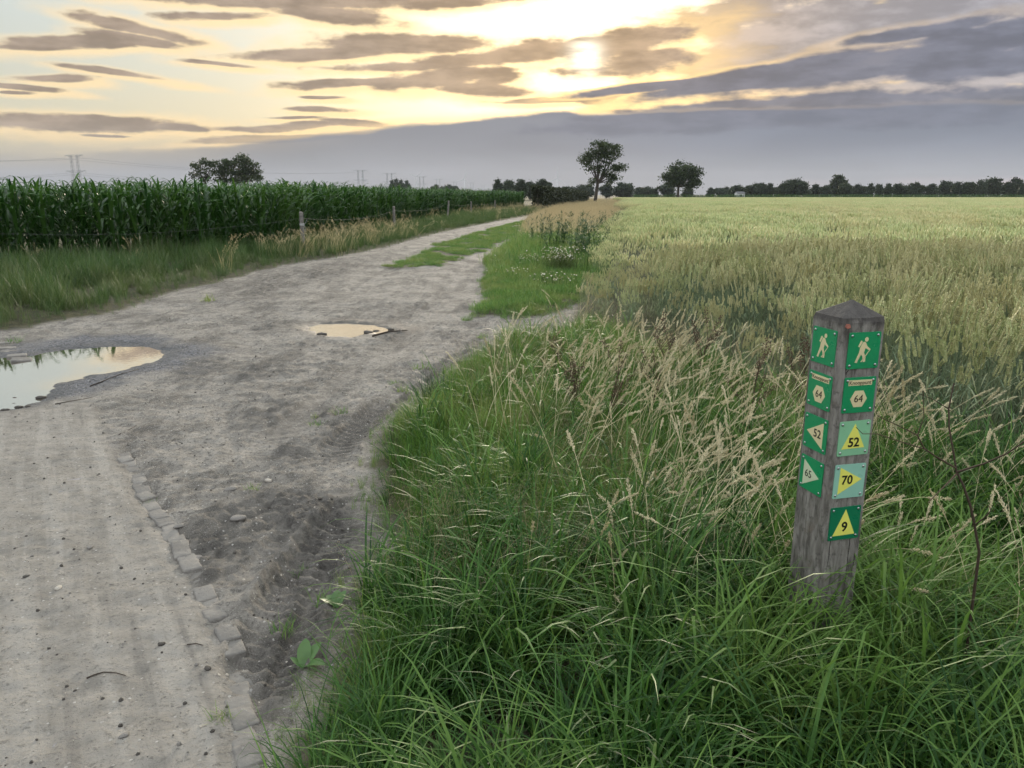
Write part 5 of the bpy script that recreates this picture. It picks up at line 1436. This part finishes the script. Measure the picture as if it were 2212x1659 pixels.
for n_, p in enumerate(ppos):
    o = empty('pylon', p, -math.atan2(ppos[min(n_ + 1, 7)][0] - ppos[max(n_ - 1, 0)][0], ppos[min(n_ + 1, 7)][1] - ppos[max(n_ - 1, 0)][1]))
    tag(o, plab[n_], 'pylon', 'pylons of the power line')
    for nm_, me in PYL: link(nm_, me, o)
for n_ in range(-1, 3):
    a_ = ppos[0] + (ppos[0] - ppos[1]) * .55 if n_ < 0 else ppos[n_]; b_ = ppos[n_ + 1]
    for j, (off, z) in enumerate(((-15, 46), (15, 46), (-16, 27.5), (16, 27.5))):
        pts = [a_ + (b_ - a_) * s + np.array([off, 0, z - 4 * 9 * s * (1 - s)]) for s in np.linspace(0, 1, 24)]
        mb = MB(); mb.tube(pts, .11, 4); o = link('power_cable', mb.mesh('power_cable', [m_cable])); tag(o, ['upper left', 'upper right', 'lower left', 'lower right'][j] + ' cable ' + ['running left out of view from the nearest pylon', 'between the nearest and the second pylon', 'between the second and the third pylon', 'between the third and the fourth pylon'][n_ + 1], 'power cable', 'cables of the power line')
tl_ = ['wind turbine behind the wide lattice pylon', 'wind turbine with blades in a Y, right of the poplars', 'wind turbine between the bush clump and the dark grove', 'wind turbine above the hedge, left of the lone tree', 'wind turbine at far left, only a blade tip above the maize']
for n_, (px, hub, bl_, ang_, Y) in enumerate([(908, 448, 20, 88, 3000), (1041, 445, 22, 35, 2900), (1161, 451, 26, 80, 3000), (1392, 449, 28, 86, 2800), (150, 452, 24, 125, 3000)]):
    p = AT(px / 1.1573, 420, Y); hz_ = (486.8 - hub) / 1923 * Y + 1.6; bl_m = bl_ / 1923 * Y
    o = empty('wind_turbine', (p[0], Y, 0)); tag(o, tl_[n_], 'wind turbine', 'wind turbines on the horizon')
    mb = MB(); mb.tube([(0, 0, -.5), (0, 0, hz_)], [2.0, 1.1], 10); link('tower', mb.mesh('tower', [m_turb], True), o)
    mb = MB(); mb.box((-1.5, -3, hz_ - 1.4), (1.5, 6, hz_ + 1.6)); link('nacelle', mb.mesh('nacelle', [m_turb]), o)
    for j in range(3):
        w = R(ang_ + 120 * j); d = np.array([math.cos(w), 0, math.sin(w)]); n2_ = np.array([-d[2], 0, d[0]])
        c0 = np.array([0, -4.2, hz_])
        V_ = []
        for s, wd in ((.0, .7), (.12, 1.5), (.5, 1.0), (1.0, .2)):
            for dd in ((-wd, 0), (0, -.3), (wd * .7, 0), (0, .3)): V_.append(c0 + d * bl_m * s + n2_ * dd[0] + np.array([0, dd[1], 0]))
        F_ = [(4 * i + k, 4 * i + (k + 1) % 4, 4 * i + 4 + (k + 1) % 4, 4 * i + 4 + k) for i in range(3) for k in range(4)] + [(12, 13, 14, 15)]
        mb = MB(); mb.add(V_, F_); link('blade', mb.mesh('blade', [m_turb]), o)
    mb = MB(); mb.tube([(0, -2.8, hz_), (0, -5.0, hz_)], [1.3, .5], 8); link('hub', mb.mesh('hub', [m_turb], True), o)

# ------------------------------------------------------------------ white shed among the far trees
m_wall = simple('white_render', (0.70, 0.70, 0.68), .8, .06, 1.0); m_roof = simple('grey_roof', (0.10, 0.10, 0.105), .8, .2, 2.0); m_pane = simple('dark_window', (0.03, 0.035, 0.04), .2)
p = AT(1849 / 1.1573, 420, 285)
shed = empty('shed', (p[0], 285, 0), .2); tag(shed, 'small white shed half hidden among the trees beyond the wheat', 'shed')
mb = MB(); mb.box((-1.4, -1.2, 0), (1.4, 1.2, 2.15)); mb.add([(-1.4, -1.2, 2.15), (1.4, -1.2, 2.15), (1.4, 1.2, 2.15), (-1.4, 1.2, 2.15), (-1.4, 0, 2.6), (1.4, 0, 2.6)], [(0, 4, 3), (1, 2, 5)]); link('wall', mb.mesh('wall', [m_wall]), shed)
mb = MB(); mb.add([(-1.6, -1.4, 2.10), (1.6, -1.4, 2.10), (1.6, 0, 2.64), (-1.6, 0, 2.64), (1.6, 1.4, 2.10), (-1.6, 1.4, 2.10), (-1.6, -1.4, 2.18), (1.6, -1.4, 2.18), (1.6, 0, 2.72), (-1.6, 0, 2.72), (1.6, 1.4, 2.18), (-1.6, 1.4, 2.18)],
    [(6, 7, 8, 9), (9, 8, 10, 11), (0, 3, 2, 1), (3, 5, 4, 2), (0, 1, 7, 6), (5, 11, 10, 4), (1, 2, 8, 7), (2, 4, 10, 8), (0, 6, 9, 3), (3, 9, 11, 5)]); link('roof', mb.mesh('roof', [m_roof]), shed)
mb = MB(); mb.box((-.5, -1.24, 1.0), (.3, -1.19, 1.7)); link('window', mb.mesh('window', [m_pane]), shed)

# ------------------------------------------------------------------ single plants in the verge
def dead_weed(name, pts_list, rads, loc, label, cat, head=None, seed=0, m=None):
    """brown branched stalk: each branch its own part; optional seed clusters at the tips"""
    o = empty(name, loc); tag(o, label, cat)
    for i, (pl, rd) in enumerate(zip(pts_list, rads)):
        V_, F_, a_, t_ = stem(np.asarray(pl) - np.asarray(loc), np.linspace(rd, rd * .45, len(pl)), .12 + .08 * (i % 3), 6)
        link('stem' if i == 0 else 'branch', mesh_np('branch', V_, F_, [m or m_brown], True, {'a': a_, 't': t_}), o)
    if head is not None:
        q = np.random.default_rng(seed); ps = []
        for pl in pts_list:
            pl = np.asarray(pl) - np.asarray(loc)
            k = head; u = 1 - q.uniform(0, .55, k) ; ix = u * (len(pl) - 1); i0 = np.minimum(ix.astype(int), len(pl) - 2); fr = (ix - i0)[:, None]
            p = pl[i0] * (1 - fr) + pl[i0 + 1] * fr
            d = q.normal(0, 1, (k, 3)); ps.append(seeds(p + d * .006, d, (.012, .0035), seed + len(ps), (.2, 1)))
        V_, F_, a_, t_ = merge(ps); so = link('seed_heads', mesh_np('seed_heads', V_, F_, [m or m_brown], False, {'a': a_, 't': t_}), o); so['kind'] = 'stuff'
    return o
c8 = lambda x, y, Y: AT((2160 + .3255 * x) / 1.1573, (860 + .3255 * y) / 1.1573, Y)
base = c8(890, 1800, 2.05); gz = float(ground_z(base[0], base[1])[0])
main = [np.array([base[0], base[1], gz])] + [c8(x, y, Y) for x, y, Y in ((885, 1600, 2.05), (850, 1400, 2.05), (820, 1250, 2.05), (760, 1080, 2.06), (710, 980, 2.07), (690, 850, 2.08), (655, 650, 2.1), (650, 500, 2.12), (690, 300, 2.14))]
b1 = [c8(x, y, Y) for x, y, Y in ((712, 985, 2.07), (820, 950, 2.05), (920, 920, 2.03), (1100, 840, 2.0), (1229, 750, 1.98), (1330, 700, 1.97))]
b2 = [c8(x, y, Y) for x, y, Y in ((700, 950, 2.07), (560, 870, 2.05), (460, 800, 2.04), (410, 700, 2.04), (290, 640, 2.03), (100, 550, 2.02))]
b3 = [c8(x, y, Y) for x, y, Y in ((460, 805, 2.04), (280, 750, 2.03), (100, 690, 2.02), (-10, 690, 2.01), (-60, 640, 2.0))]
b4 = [c8(x, y, Y) for x, y, Y in ((412, 700, 2.04), (460, 560, 2.05), (455, 360, 2.06))]
b5 = [c8(x, y, Y) for x, y, Y in ((708, 1000, 2.07), (600, 1110, 2.04), (490, 1220, 2.0))]
b6 = [c8(x, y, Y) for x, y, Y in ((845, 1395, 2.05), (930, 1330, 2.02), (975, 1280, 2.0), (960, 1240, 2.0))]
b7 = [c8(x, y, Y) for x, y, Y in ((652, 500, 2.12), (540, 430, 2.1), (420, 380, 2.08))]
dead_weed('dead_hogweed', [main, b1, b2, b3, b4, b5, b6, b7], [.0042, .0034, .0029, .0018, .0018, .0026, .0022, .0015], (base[0], base[1], gz), 'dead brown branching weed stalk just right of the waymark post', 'weed')
def random_weed(u, v, h, seed, label, nb=6, head=26, zoff=0.0, rad=.0045, lean=.2):
    p = G(u, v); gz = float(ground_z(p[0], p[1])[0]); q = np.random.default_rng(seed)
    m0 = curve((p[0], p[1], gz), q.uniform(-1, 1), h, q.uniform(0, lean), q.uniform(.1, .5), 9)
    L_ = [m0]; rd = [rad]
    for i in range(nb):
        k = int(q.integers(3, 9)); a_ = q.uniform(-math.pi, math.pi)
        L_.append(curve(m0[k], a_, h * q.uniform(.25, .5), q.uniform(.3, .8), q.uniform(-.3, .3), 5)); rd.append(rad * .5)
    dead_weed('dead_dock', L_, rd, (p[0], p[1], gz), label, 'weed', head, seed)
for n_, (u, v, h, lab) in enumerate([(1300, 985, .62, 'brown dead dock stalk standing highest in the middle of the verge'), (1235, 985, .50, 'shorter brown dock stalk left of the highest one'), (1400, 960, .70, 'reddish dock stalk leaning right in the middle of the verge'), (1500, 900, .60, 'thin brown dock stalk close to the wheat edge'), (1610, 1010, .62, 'thin brown weed midway between post and dead docks'), (1690, 960, .62, 'brown weed stalk just left of the waymark post'), (1190, 860, .45, 'low brown weed at the end of the verge near the bare soil')]):
    random_weed(u, v, h, 1000 + n_, lab, 9, 44)

def leaf_ovate(L_, W_, bend, seed):
    q = np.random.default_rng(seed); S = 7; V_ = []; P = np.zeros(3)
    for k in range(S + 1):
        s = k / S; w = W_ * math.sin(min(1, s * .95 + .05) * math.pi) ** .7 * (1.0 - .25 * s)
        th = .55 + bend * s
        V_ += [P + np.array([0, -w / 2, .10 * w]), P, P + np.array([0, w / 2, .10 * w])]
        P = P + np.array([math.sin(th), 0, math.cos(th)]) * L_ / S
    F_ = []
    for k in range(S): F_ += [(3 * k, 3 * k + 1, 3 * k + 4, 3 * k + 3), (3 * k + 1, 3 * k + 2, 3 * k + 5, 3 * k + 4)]
    return np.array(V_), np.array(F_), np.full(len(V_), q.uniform(.3, 1)), np.repeat(np.arange(S + 1) / S, 3)
m_dock = leafmat('dock_leaf', (0.055, 0.13, 0.035), (0.12, 0.22, 0.07), None, trans=0.3, rough=0.4)
dl = [leaf_ovate(.10, .050, .8, 1), leaf_ovate(.085, .045, 1.1, 2), leaf_ovate(.07, .034, .5, 3)]
DOCK = [mesh_np('dock_leaf', l[0], l[1], [m_dock], True, {'a': l[2], 't': l[3]}) for l in dl]
for n_, (u, v, nl, lab) in enumerate([(728, 1322, 5, 'broad-leaved dock seedling on the mud at the verge edge'), (656, 1448, 4, 'small broad-leaved seedling in the tyre marks near the verge'), (895, 1525, 4, 'broad dock leaves lying in the grass at lower left of the verge')]):
    p = G(u, v); o = empty('dock_plant', (p[0], p[1], float(ground_z(p[0], p[1])[0]))); tag(o, lab, 'weed')
    q = np.random.default_rng(60 + n_)
    for k in range(nl):
        c_ = link('leaf', DOCK[k % 3], o); c_.rotation_euler = (0, q.uniform(-.1, .3), q.uniform(-3.1, 3.1)); s = q.uniform(.8, 1.25) * (1.6 if n_ == 2 else 1); c_.scale = (s, s, s)

# dark tussock and small tufts on the bare track
m_tuss = leafmat('tussock_blades', (0.012, 0.040, 0.014), (0.035, 0.085, 0.028), None, trans=.25, rough=.35, spec=.6)
V_, F_, a_, t_ = blades(150, (.16, .34), (.004, .0075), (.05, .6), (.3, 1.5), .10, 6, 71)
p = G(940, 872); o = link('grass_tussock', mesh_np('grass_tussock', V_, F_, [m_tuss], False, {'a': a_, 't': t_}), None, (p[0], p[1], float(ground_z(p[0], p[1])[0]))); tag(o, 'dark green dense grass tussock at the track end of the verge', 'tussock')
tuft_me = []
for i in range(4):
    V_, F_, a_, t_ = blades(46, (.03, .085), (.0018, .0035), (.1, .8), (.1, 1.0), .035, 4, 80 + i); tuft_me.append(mesh_np('grass_tuft', V_, F_, [m_turf], False, {'a': a_, 't': t_}))
tl = [(735, 897, 1.3, 'larger of the three small grass tufts in the bare sand'), (682, 902, .9, 'small grass tuft left of the larger one in the bare sand'), (682, 924, .9, 'lowest of the three small grass tufts in the bare sand'), (545, 1068, .8, 'flat grass tuft on the churned mud'), (912, 797, 1.4, 'grass tuft beside the tyre marks near the dark tussock'), (872, 846, 1.3, 'grass tuft below the tyre marks, left of the dark tussock'), (851, 834, .8, 'small tuft between the tyre marks'), (612, 1362, 1.0, 'grass tuft among the tyre tread marks'), (322, 1080, .7, 'tiny tuft beside the edging setts'), (480, 1562, .8, 'small weed tuft on the paved lane by the setts'), (1100, 722, 1.6, 'grass tuft on the bare soil below the turf patch'), (1040, 730, 1.0, 'sparse tuft at the end of the bare soil'), (30, 740, 1.3, 'yellow green tuft behind the large puddle'), (450, 652, 1.6, 'tuft on the dark rut by the left verge'), (1025, 668, 1.4, 'tuft just off the corner of the turf patch'), (1010, 690, 1.2, 'second tuft off the corner of the turf patch'), (650, 1225, .8, 'tiny weed in the churned mud'), (700, 1290, 1.1, 'tuft beside the broad-leaved seedling')]
for i, (u, v, s, lab) in enumerate(tl):
    p = G(u, v); o = link('grass_tuft', tuft_me[i % 4], None, (p[0], p[1], float(ground_z(p[0], p[1])[0]) - .004)); s *= 1.0 + .08 * max(0, p[1] - 5); o.scale = (s * 1.3, s * 1.3, s); o.rotation_euler = (0, 0, i * 1.3); tag(o, lab, 'grass tuft', 'grass tufts on the bare track')

# chamomile in flower on the turf, tall dark weeds behind it
m_petal = simple('white_petals', (0.72, 0.70, 0.62), .6, .08, 40); m_disc = simple('yellow_disc', (0.62, 0.42, 0.05), .7, .1, 40)
def chamomile(u, v, nfl, sx, h, seed, lab):
    p = G(u, v); gz = float(ground_z(p[0], p[1])[0]); q = np.random.default_rng(seed)
    o = empty('chamomile_plant', (p[0], p[1], gz)); tag(o, lab, 'flowers', 'white chamomile beside the track')
    st_, mbf, mbd = [], MB(), MB()
    for i in range(nfl):
        b = (q.normal(0, sx), q.normal(0, sx), 0); hh_ = h * q.uniform(.55, 1.1); c_ = curve(b, q.uniform(-3, 3), hh_, .1, .3, 4)
        st_.append(stem(c_, .0025, q.uniform(.3, 1)))
        t = c_[-1]; n = 8; tilt = q.normal(0, .35, 2); R_ = q.uniform(.009, .014)
        ring = [t + np.array([R_ * math.cos(w), R_ * math.sin(w), tilt[0] * R_ * math.cos(w) + tilt[1] * R_ * math.sin(w)]) for w in np.linspace(0, 6.283, n + 1)[:-1]]
        mbf.add([t + [0, 0, .004], *ring], [(0, k + 1, (k + 1) % n + 1) for k in range(n)])
        mbd.add([t + [0, 0, .010]] + [t + np.array([.006 * math.cos(w), .006 * math.sin(w), .005]) for w in np.linspace(0, 6.283, 6)[:-1]], [(0, k + 1, (k + 1) % 5 + 1) for k in range(5)])
    V_, F_, a_, t_ = merge(st_ + [blades(nfl * 3, (.10, h), (.003, .006), (.05, .7), (.1, .9), sx * 1.2, 3, seed)])
    g_ = link('foliage', mesh_np('foliage', V_, F_, [m_left], False, {'a': a_, 't': t_}), o)
    f_ = link('petals', mbf.mesh('petals', [m_petal]), o); f_['kind'] = 'stuff'; d_ = link('flower_centres', mbd.mesh('flower_centres', [m_disc]), o); d_['kind'] = 'stuff'
chamomile(1212, 596, 230, .22, .50, 91, 'tall bushy clump of white flowers on the turf patch')
chamomile(1150, 582, 90, .30, .28, 92, 'low scatter of white flowers left of the tall flower clump')
chamomile(1190, 625, 70, .22, .22, 93, 'low white flowers in front of the tall flower clump')
chamomile(1110, 604, 26, .22, .16, 94, 'few white flowers at the sandy edge of the turf')
def leafy_weed(x, y, h, n_st, spread, seed, lab, name='tall_weed'):
    gz = float(ground_z(x, y)[0]); q = np.random.default_rng(seed); o = empty(name, (x, y, gz)); tag(o, lab, 'weed', 'tall green weeds between track and wheat')
    st_, lf = [], []
    for i in range(n_st):
        c_ = curve((q.normal(0, spread), q.normal(0, spread), 0), q.uniform(-3, 3), h * q.uniform(.6, 1.1), q.uniform(0, .2), q.uniform(0, .4), 7)
        st_.append(stem(c_, np.linspace(.006, .002, 8), q.uniform(0, 1)))
        for k in range(1, 8):
            for j in range(7):
                a_ = q.uniform(-3.1, 3.1); b_ = blades(1, (.08, .17), (.010, .022), (.7, 1.2), (.3, 1.1), .001, 4, int(q.integers(1e6)), az=a_, azspread=.01)
                lf.append((b_[0] + c_[k] + q.normal(0, .02, 3), b_[1], b_[2], b_[3]))
    V_, F_, a_, t_ = merge(st_); so = link('stems', mesh_np('stems', V_, F_, [m_weed], True, {'a': a_, 't': t_}), o); so['kind'] = 'stuff'
    V_, F_, a_, t_ = merge(lf); lo = link('leaves', mesh_np('leaves', V_, F_, [m_weed], False, {'a': a_, 't': t_}), o); lo['kind'] = 'stuff'
leafy_weed(1.25, 20.2, 1.05, 26, .28, 95, 'left part of the dark green weed thicket beside the track')
leafy_weed(2.0, 20.8, 1.0, 26, .32, 96, 'right part of the dark green weed thicket beside the track')
leafy_weed(1.6, 18.6, .8, 20, .30, 97, 'lower weeds in front of the dark green thicket')
leafy_weed(.9, 23.5, .8, 12, .25, 98, 'sparse tall weeds at the start of the golden grass')
leafy_weed(4.6, 35.5, .70, 16, .5, 99, 'green weeds on the edge between golden grass and wheat')
leafy_weed(5.6, 42, .70, 16, .6, 100, 'farther green weeds on the edge between golden grass and wheat')
leafy_weed(3.4, 29.5, .68, 14, .4, 101, 'nearer green weeds on the edge between golden grass and wheat')

# ------------------------------------------------------------------ loose stones, clods and twigs on the track
m_stone = simple('field_stone', (0.20, 0.185, 0.165), .85, .35, 30, bumps=.4); m_dark = simple('dark_clod', (0.075, 0.066, 0.056), .9, .3, 40, bumps=.5); m_pale = simple('pale_stone', (0.42, 0.38, 0.32), .8, .2, 30, bumps=.3)
def stone_mesh(seed, m):
    q = np.random.default_rng(seed); bmq = bmesh.new(); bmesh.ops.create_icosphere(bmq, subdivisions=2, radius=1.0)
    for v in bmq.verts:
        n3 = 1 + .22 * math.sin(v.co.x * 3 + seed) * math.cos(v.co.y * 2.5 + seed * 2) + .12 * math.sin(v.co.z * 5 + seed)
        v.co = Vector((v.co.x * n3 * 1.2, v.co.y * n3 * .9, v.co.z * n3 * .55))
    me = bpy.data.meshes.new('stone'); bmq.to_mesh(me); bmq.free(); me.materials.append(m); me.polygons.foreach_set('use_smooth', np.ones(len(me.polygons), dtype=bool)); return me
SM = [stone_mesh(i, m_stone) for i in range(3)]; SD = [stone_mesh(5 + i, m_dark) for i in range(3)]; SP = [stone_mesh(9 + i, m_pale) for i in range(2)]
st_l = [(88, 857, .040, SD, 'largest dark stone breaking the surface of the large puddle'), (31, 856, .018, SD, 'small dark stone far left in the large puddle'), (30, 868, .016, SD, 'second small dark stone at left in the large puddle'), (40, 878, .030, SD, 'dark clod on the near shore of the large puddle'), (60, 877, .022, SD, 'second dark clod on the near shore of the large puddle'), (10, 886, .026, SD, 'dark clod at the picture edge below the large puddle'),
 (695, 722, .060, SD, 'dark mud lump on the near rim of the small puddle'), (795, 717, .055, SD, 'dark mud lump at the right rim of the small puddle'), (812, 713, .035, SD, 'smaller mud lump at the right tip of the small puddle'), (845, 716, .04, SD, 'flat mud ridge right of the small puddle'), (127, 1277, .016, SP, 'pale brown stone left of the edging setts on the lane'), (388, 1142, .022, SM, 'flat stone beside the topmost broken setts'), (515, 1132, .034, SM, 'flat grey slab of dried mud beside the lane'), (427, 1208, .020, SM, 'grey stone at the edge of the lane near the setts'), (58, 1253, .012, SD, 'dark pebble on the paved lane at left'), (350, 1400, .013, SD, 'dark clod on the lane left of the setts'), (450, 1456, .012, SD, 'dark crumb of earth beside the lower setts'), (270, 1600, .012, SM, 'grey pebble on the lane at the bottom'), (818, 1302, .010, SP, 'tiny pale pebble in the mud near the verge'), (580, 1040, .02, SP, 'pale stone on the churned sand'), (500, 1065, .03, SM, 'half buried stone beside the upper setts'), (690, 1080, .018, SD, 'dark clod in the churned sand'), (195, 1190, .014, SM, 'pebble on the lane above the paving blocks')]
for i, (u, v, s, ms_, lab) in enumerate(st_l):
    p = G(u, v); z = max(float(ground_z(p[0], p[1])[0]), -.02)
    o = link('stone', ms_[i % len(ms_)], None, (p[0], p[1], z + s * .18)); o.scale = (s, s, s * (.9 if i < 10 else .8)); o.rotation_euler = (0, 0, i * 2.1); tag(o, lab, 'stone', 'loose stones and clods on the track')
# countless small crumbs
q = np.random.default_rng(55); n = 10000
gx_ = q.uniform(-4.6, .6, n); gy_ = 1.6 + q.uniform(0, 1, n) ** 1.5 * 9
tz, tm = terrain(gx_, gy_); k = (tm['g'] < -.03) & (tm['p1'] < -.02) & (tm['p2'] < -.02) & (np.abs(gx_) < .75 * gy_ + .6)
gx_, gy_, tz = gx_[k], gy_[k], tz[k]
crumb = []
for i in range(4):
    bmq = bmesh.new(); bmesh.ops.create_icosphere(bmq, subdivisions=1, radius=1.0)
    for v in bmq.verts: v.co *= q.uniform(.7, 1.2)
    me = bpy.data.meshes.new('crumb'); bmq.to_mesh(me); bmq.free(); me.materials.append([m_dark, m_stone, m_dark, m_pale][i]); crumb.append(bpy.data.objects.new('crumb', me))
scatter('gravel', np.stack([gx_, gy_, tz + .001], 1), q.uniform(-3, 3, (len(gx_), 3)), .0012 + .0075 * q.uniform(0, 1, len(gx_)) ** 6, q.integers(0, 4, len(gx_)), crumb, 'small crumbs of gravel and earth strewn over the track', 'gravel')
m_twig = simple('twig_bark', (0.055, 0.042, 0.032), .9, .3, 60)
for n_, (pl, rd, lab) in enumerate([([(188, 1472), (205, 1466), (225, 1461), (250, 1459), (272, 1465)], .0028, 'curved dark twig lying on the paved lane'), ([(195, 838), (225, 826), (260, 812), (300, 800)], .005, 'thin stick beside the large puddle'), ([(120, 878), (150, 872), (200, 864)], .004, 'short stick below the large puddle'), ([(258, 945), (280, 930), (295, 920)], .003, 'thin dark straw on the sand'), ([(405, 1402), (425, 1400), (440, 1402)], .0022, 'tiny twig on the lane beside the setts'), ([(805, 728), (840, 720), (880, 716)], .012, 'old branch lying right of the small puddle')]):
    pts = [np.array([*G(u, v), 0]) for u, v in pl]
    for p in pts: p[2] = float(ground_z(p[0], p[1])[0]) + rd * 1.2
    mb = MB(); mb.tube(pts, [rd * k for k in np.linspace(1, .5, len(pts))], 6); o = link('twig', mb.mesh('twig', [m_twig], True)); tag(o, lab, 'twig', 'twigs on the track')

# ------------------------------------------------------------------ evening haze
m_haze = bpy.data.materials.new('evening_haze'); m_haze.use_nodes = True
nt = m_haze.node_tree; nt.nodes.clear(); out = nt.nodes.new('ShaderNodeOutputMaterial')
pv = nt.nodes.new('ShaderNodeVolumePrincipled'); pv.inputs['Color'].default_value = (0.80, 0.84, 0.92, 1); pv.inputs['Density'].default_value = 0.00010; pv.inputs['Anisotropy'].default_value = 0.0
nt.links.new(pv.outputs[0], out.inputs['Volume'])
try: m_haze.cycles.homogeneous_volume = True
except Exception: pass
mb = MB(); mb.box((-2600, -150, -1.2), (2600, 4300, 120)); hz_o = link('haze', mb.mesh('haze', [m_haze])); tag(hz_o, 'thin evening haze over the fields', 'haze', kind='stuff')
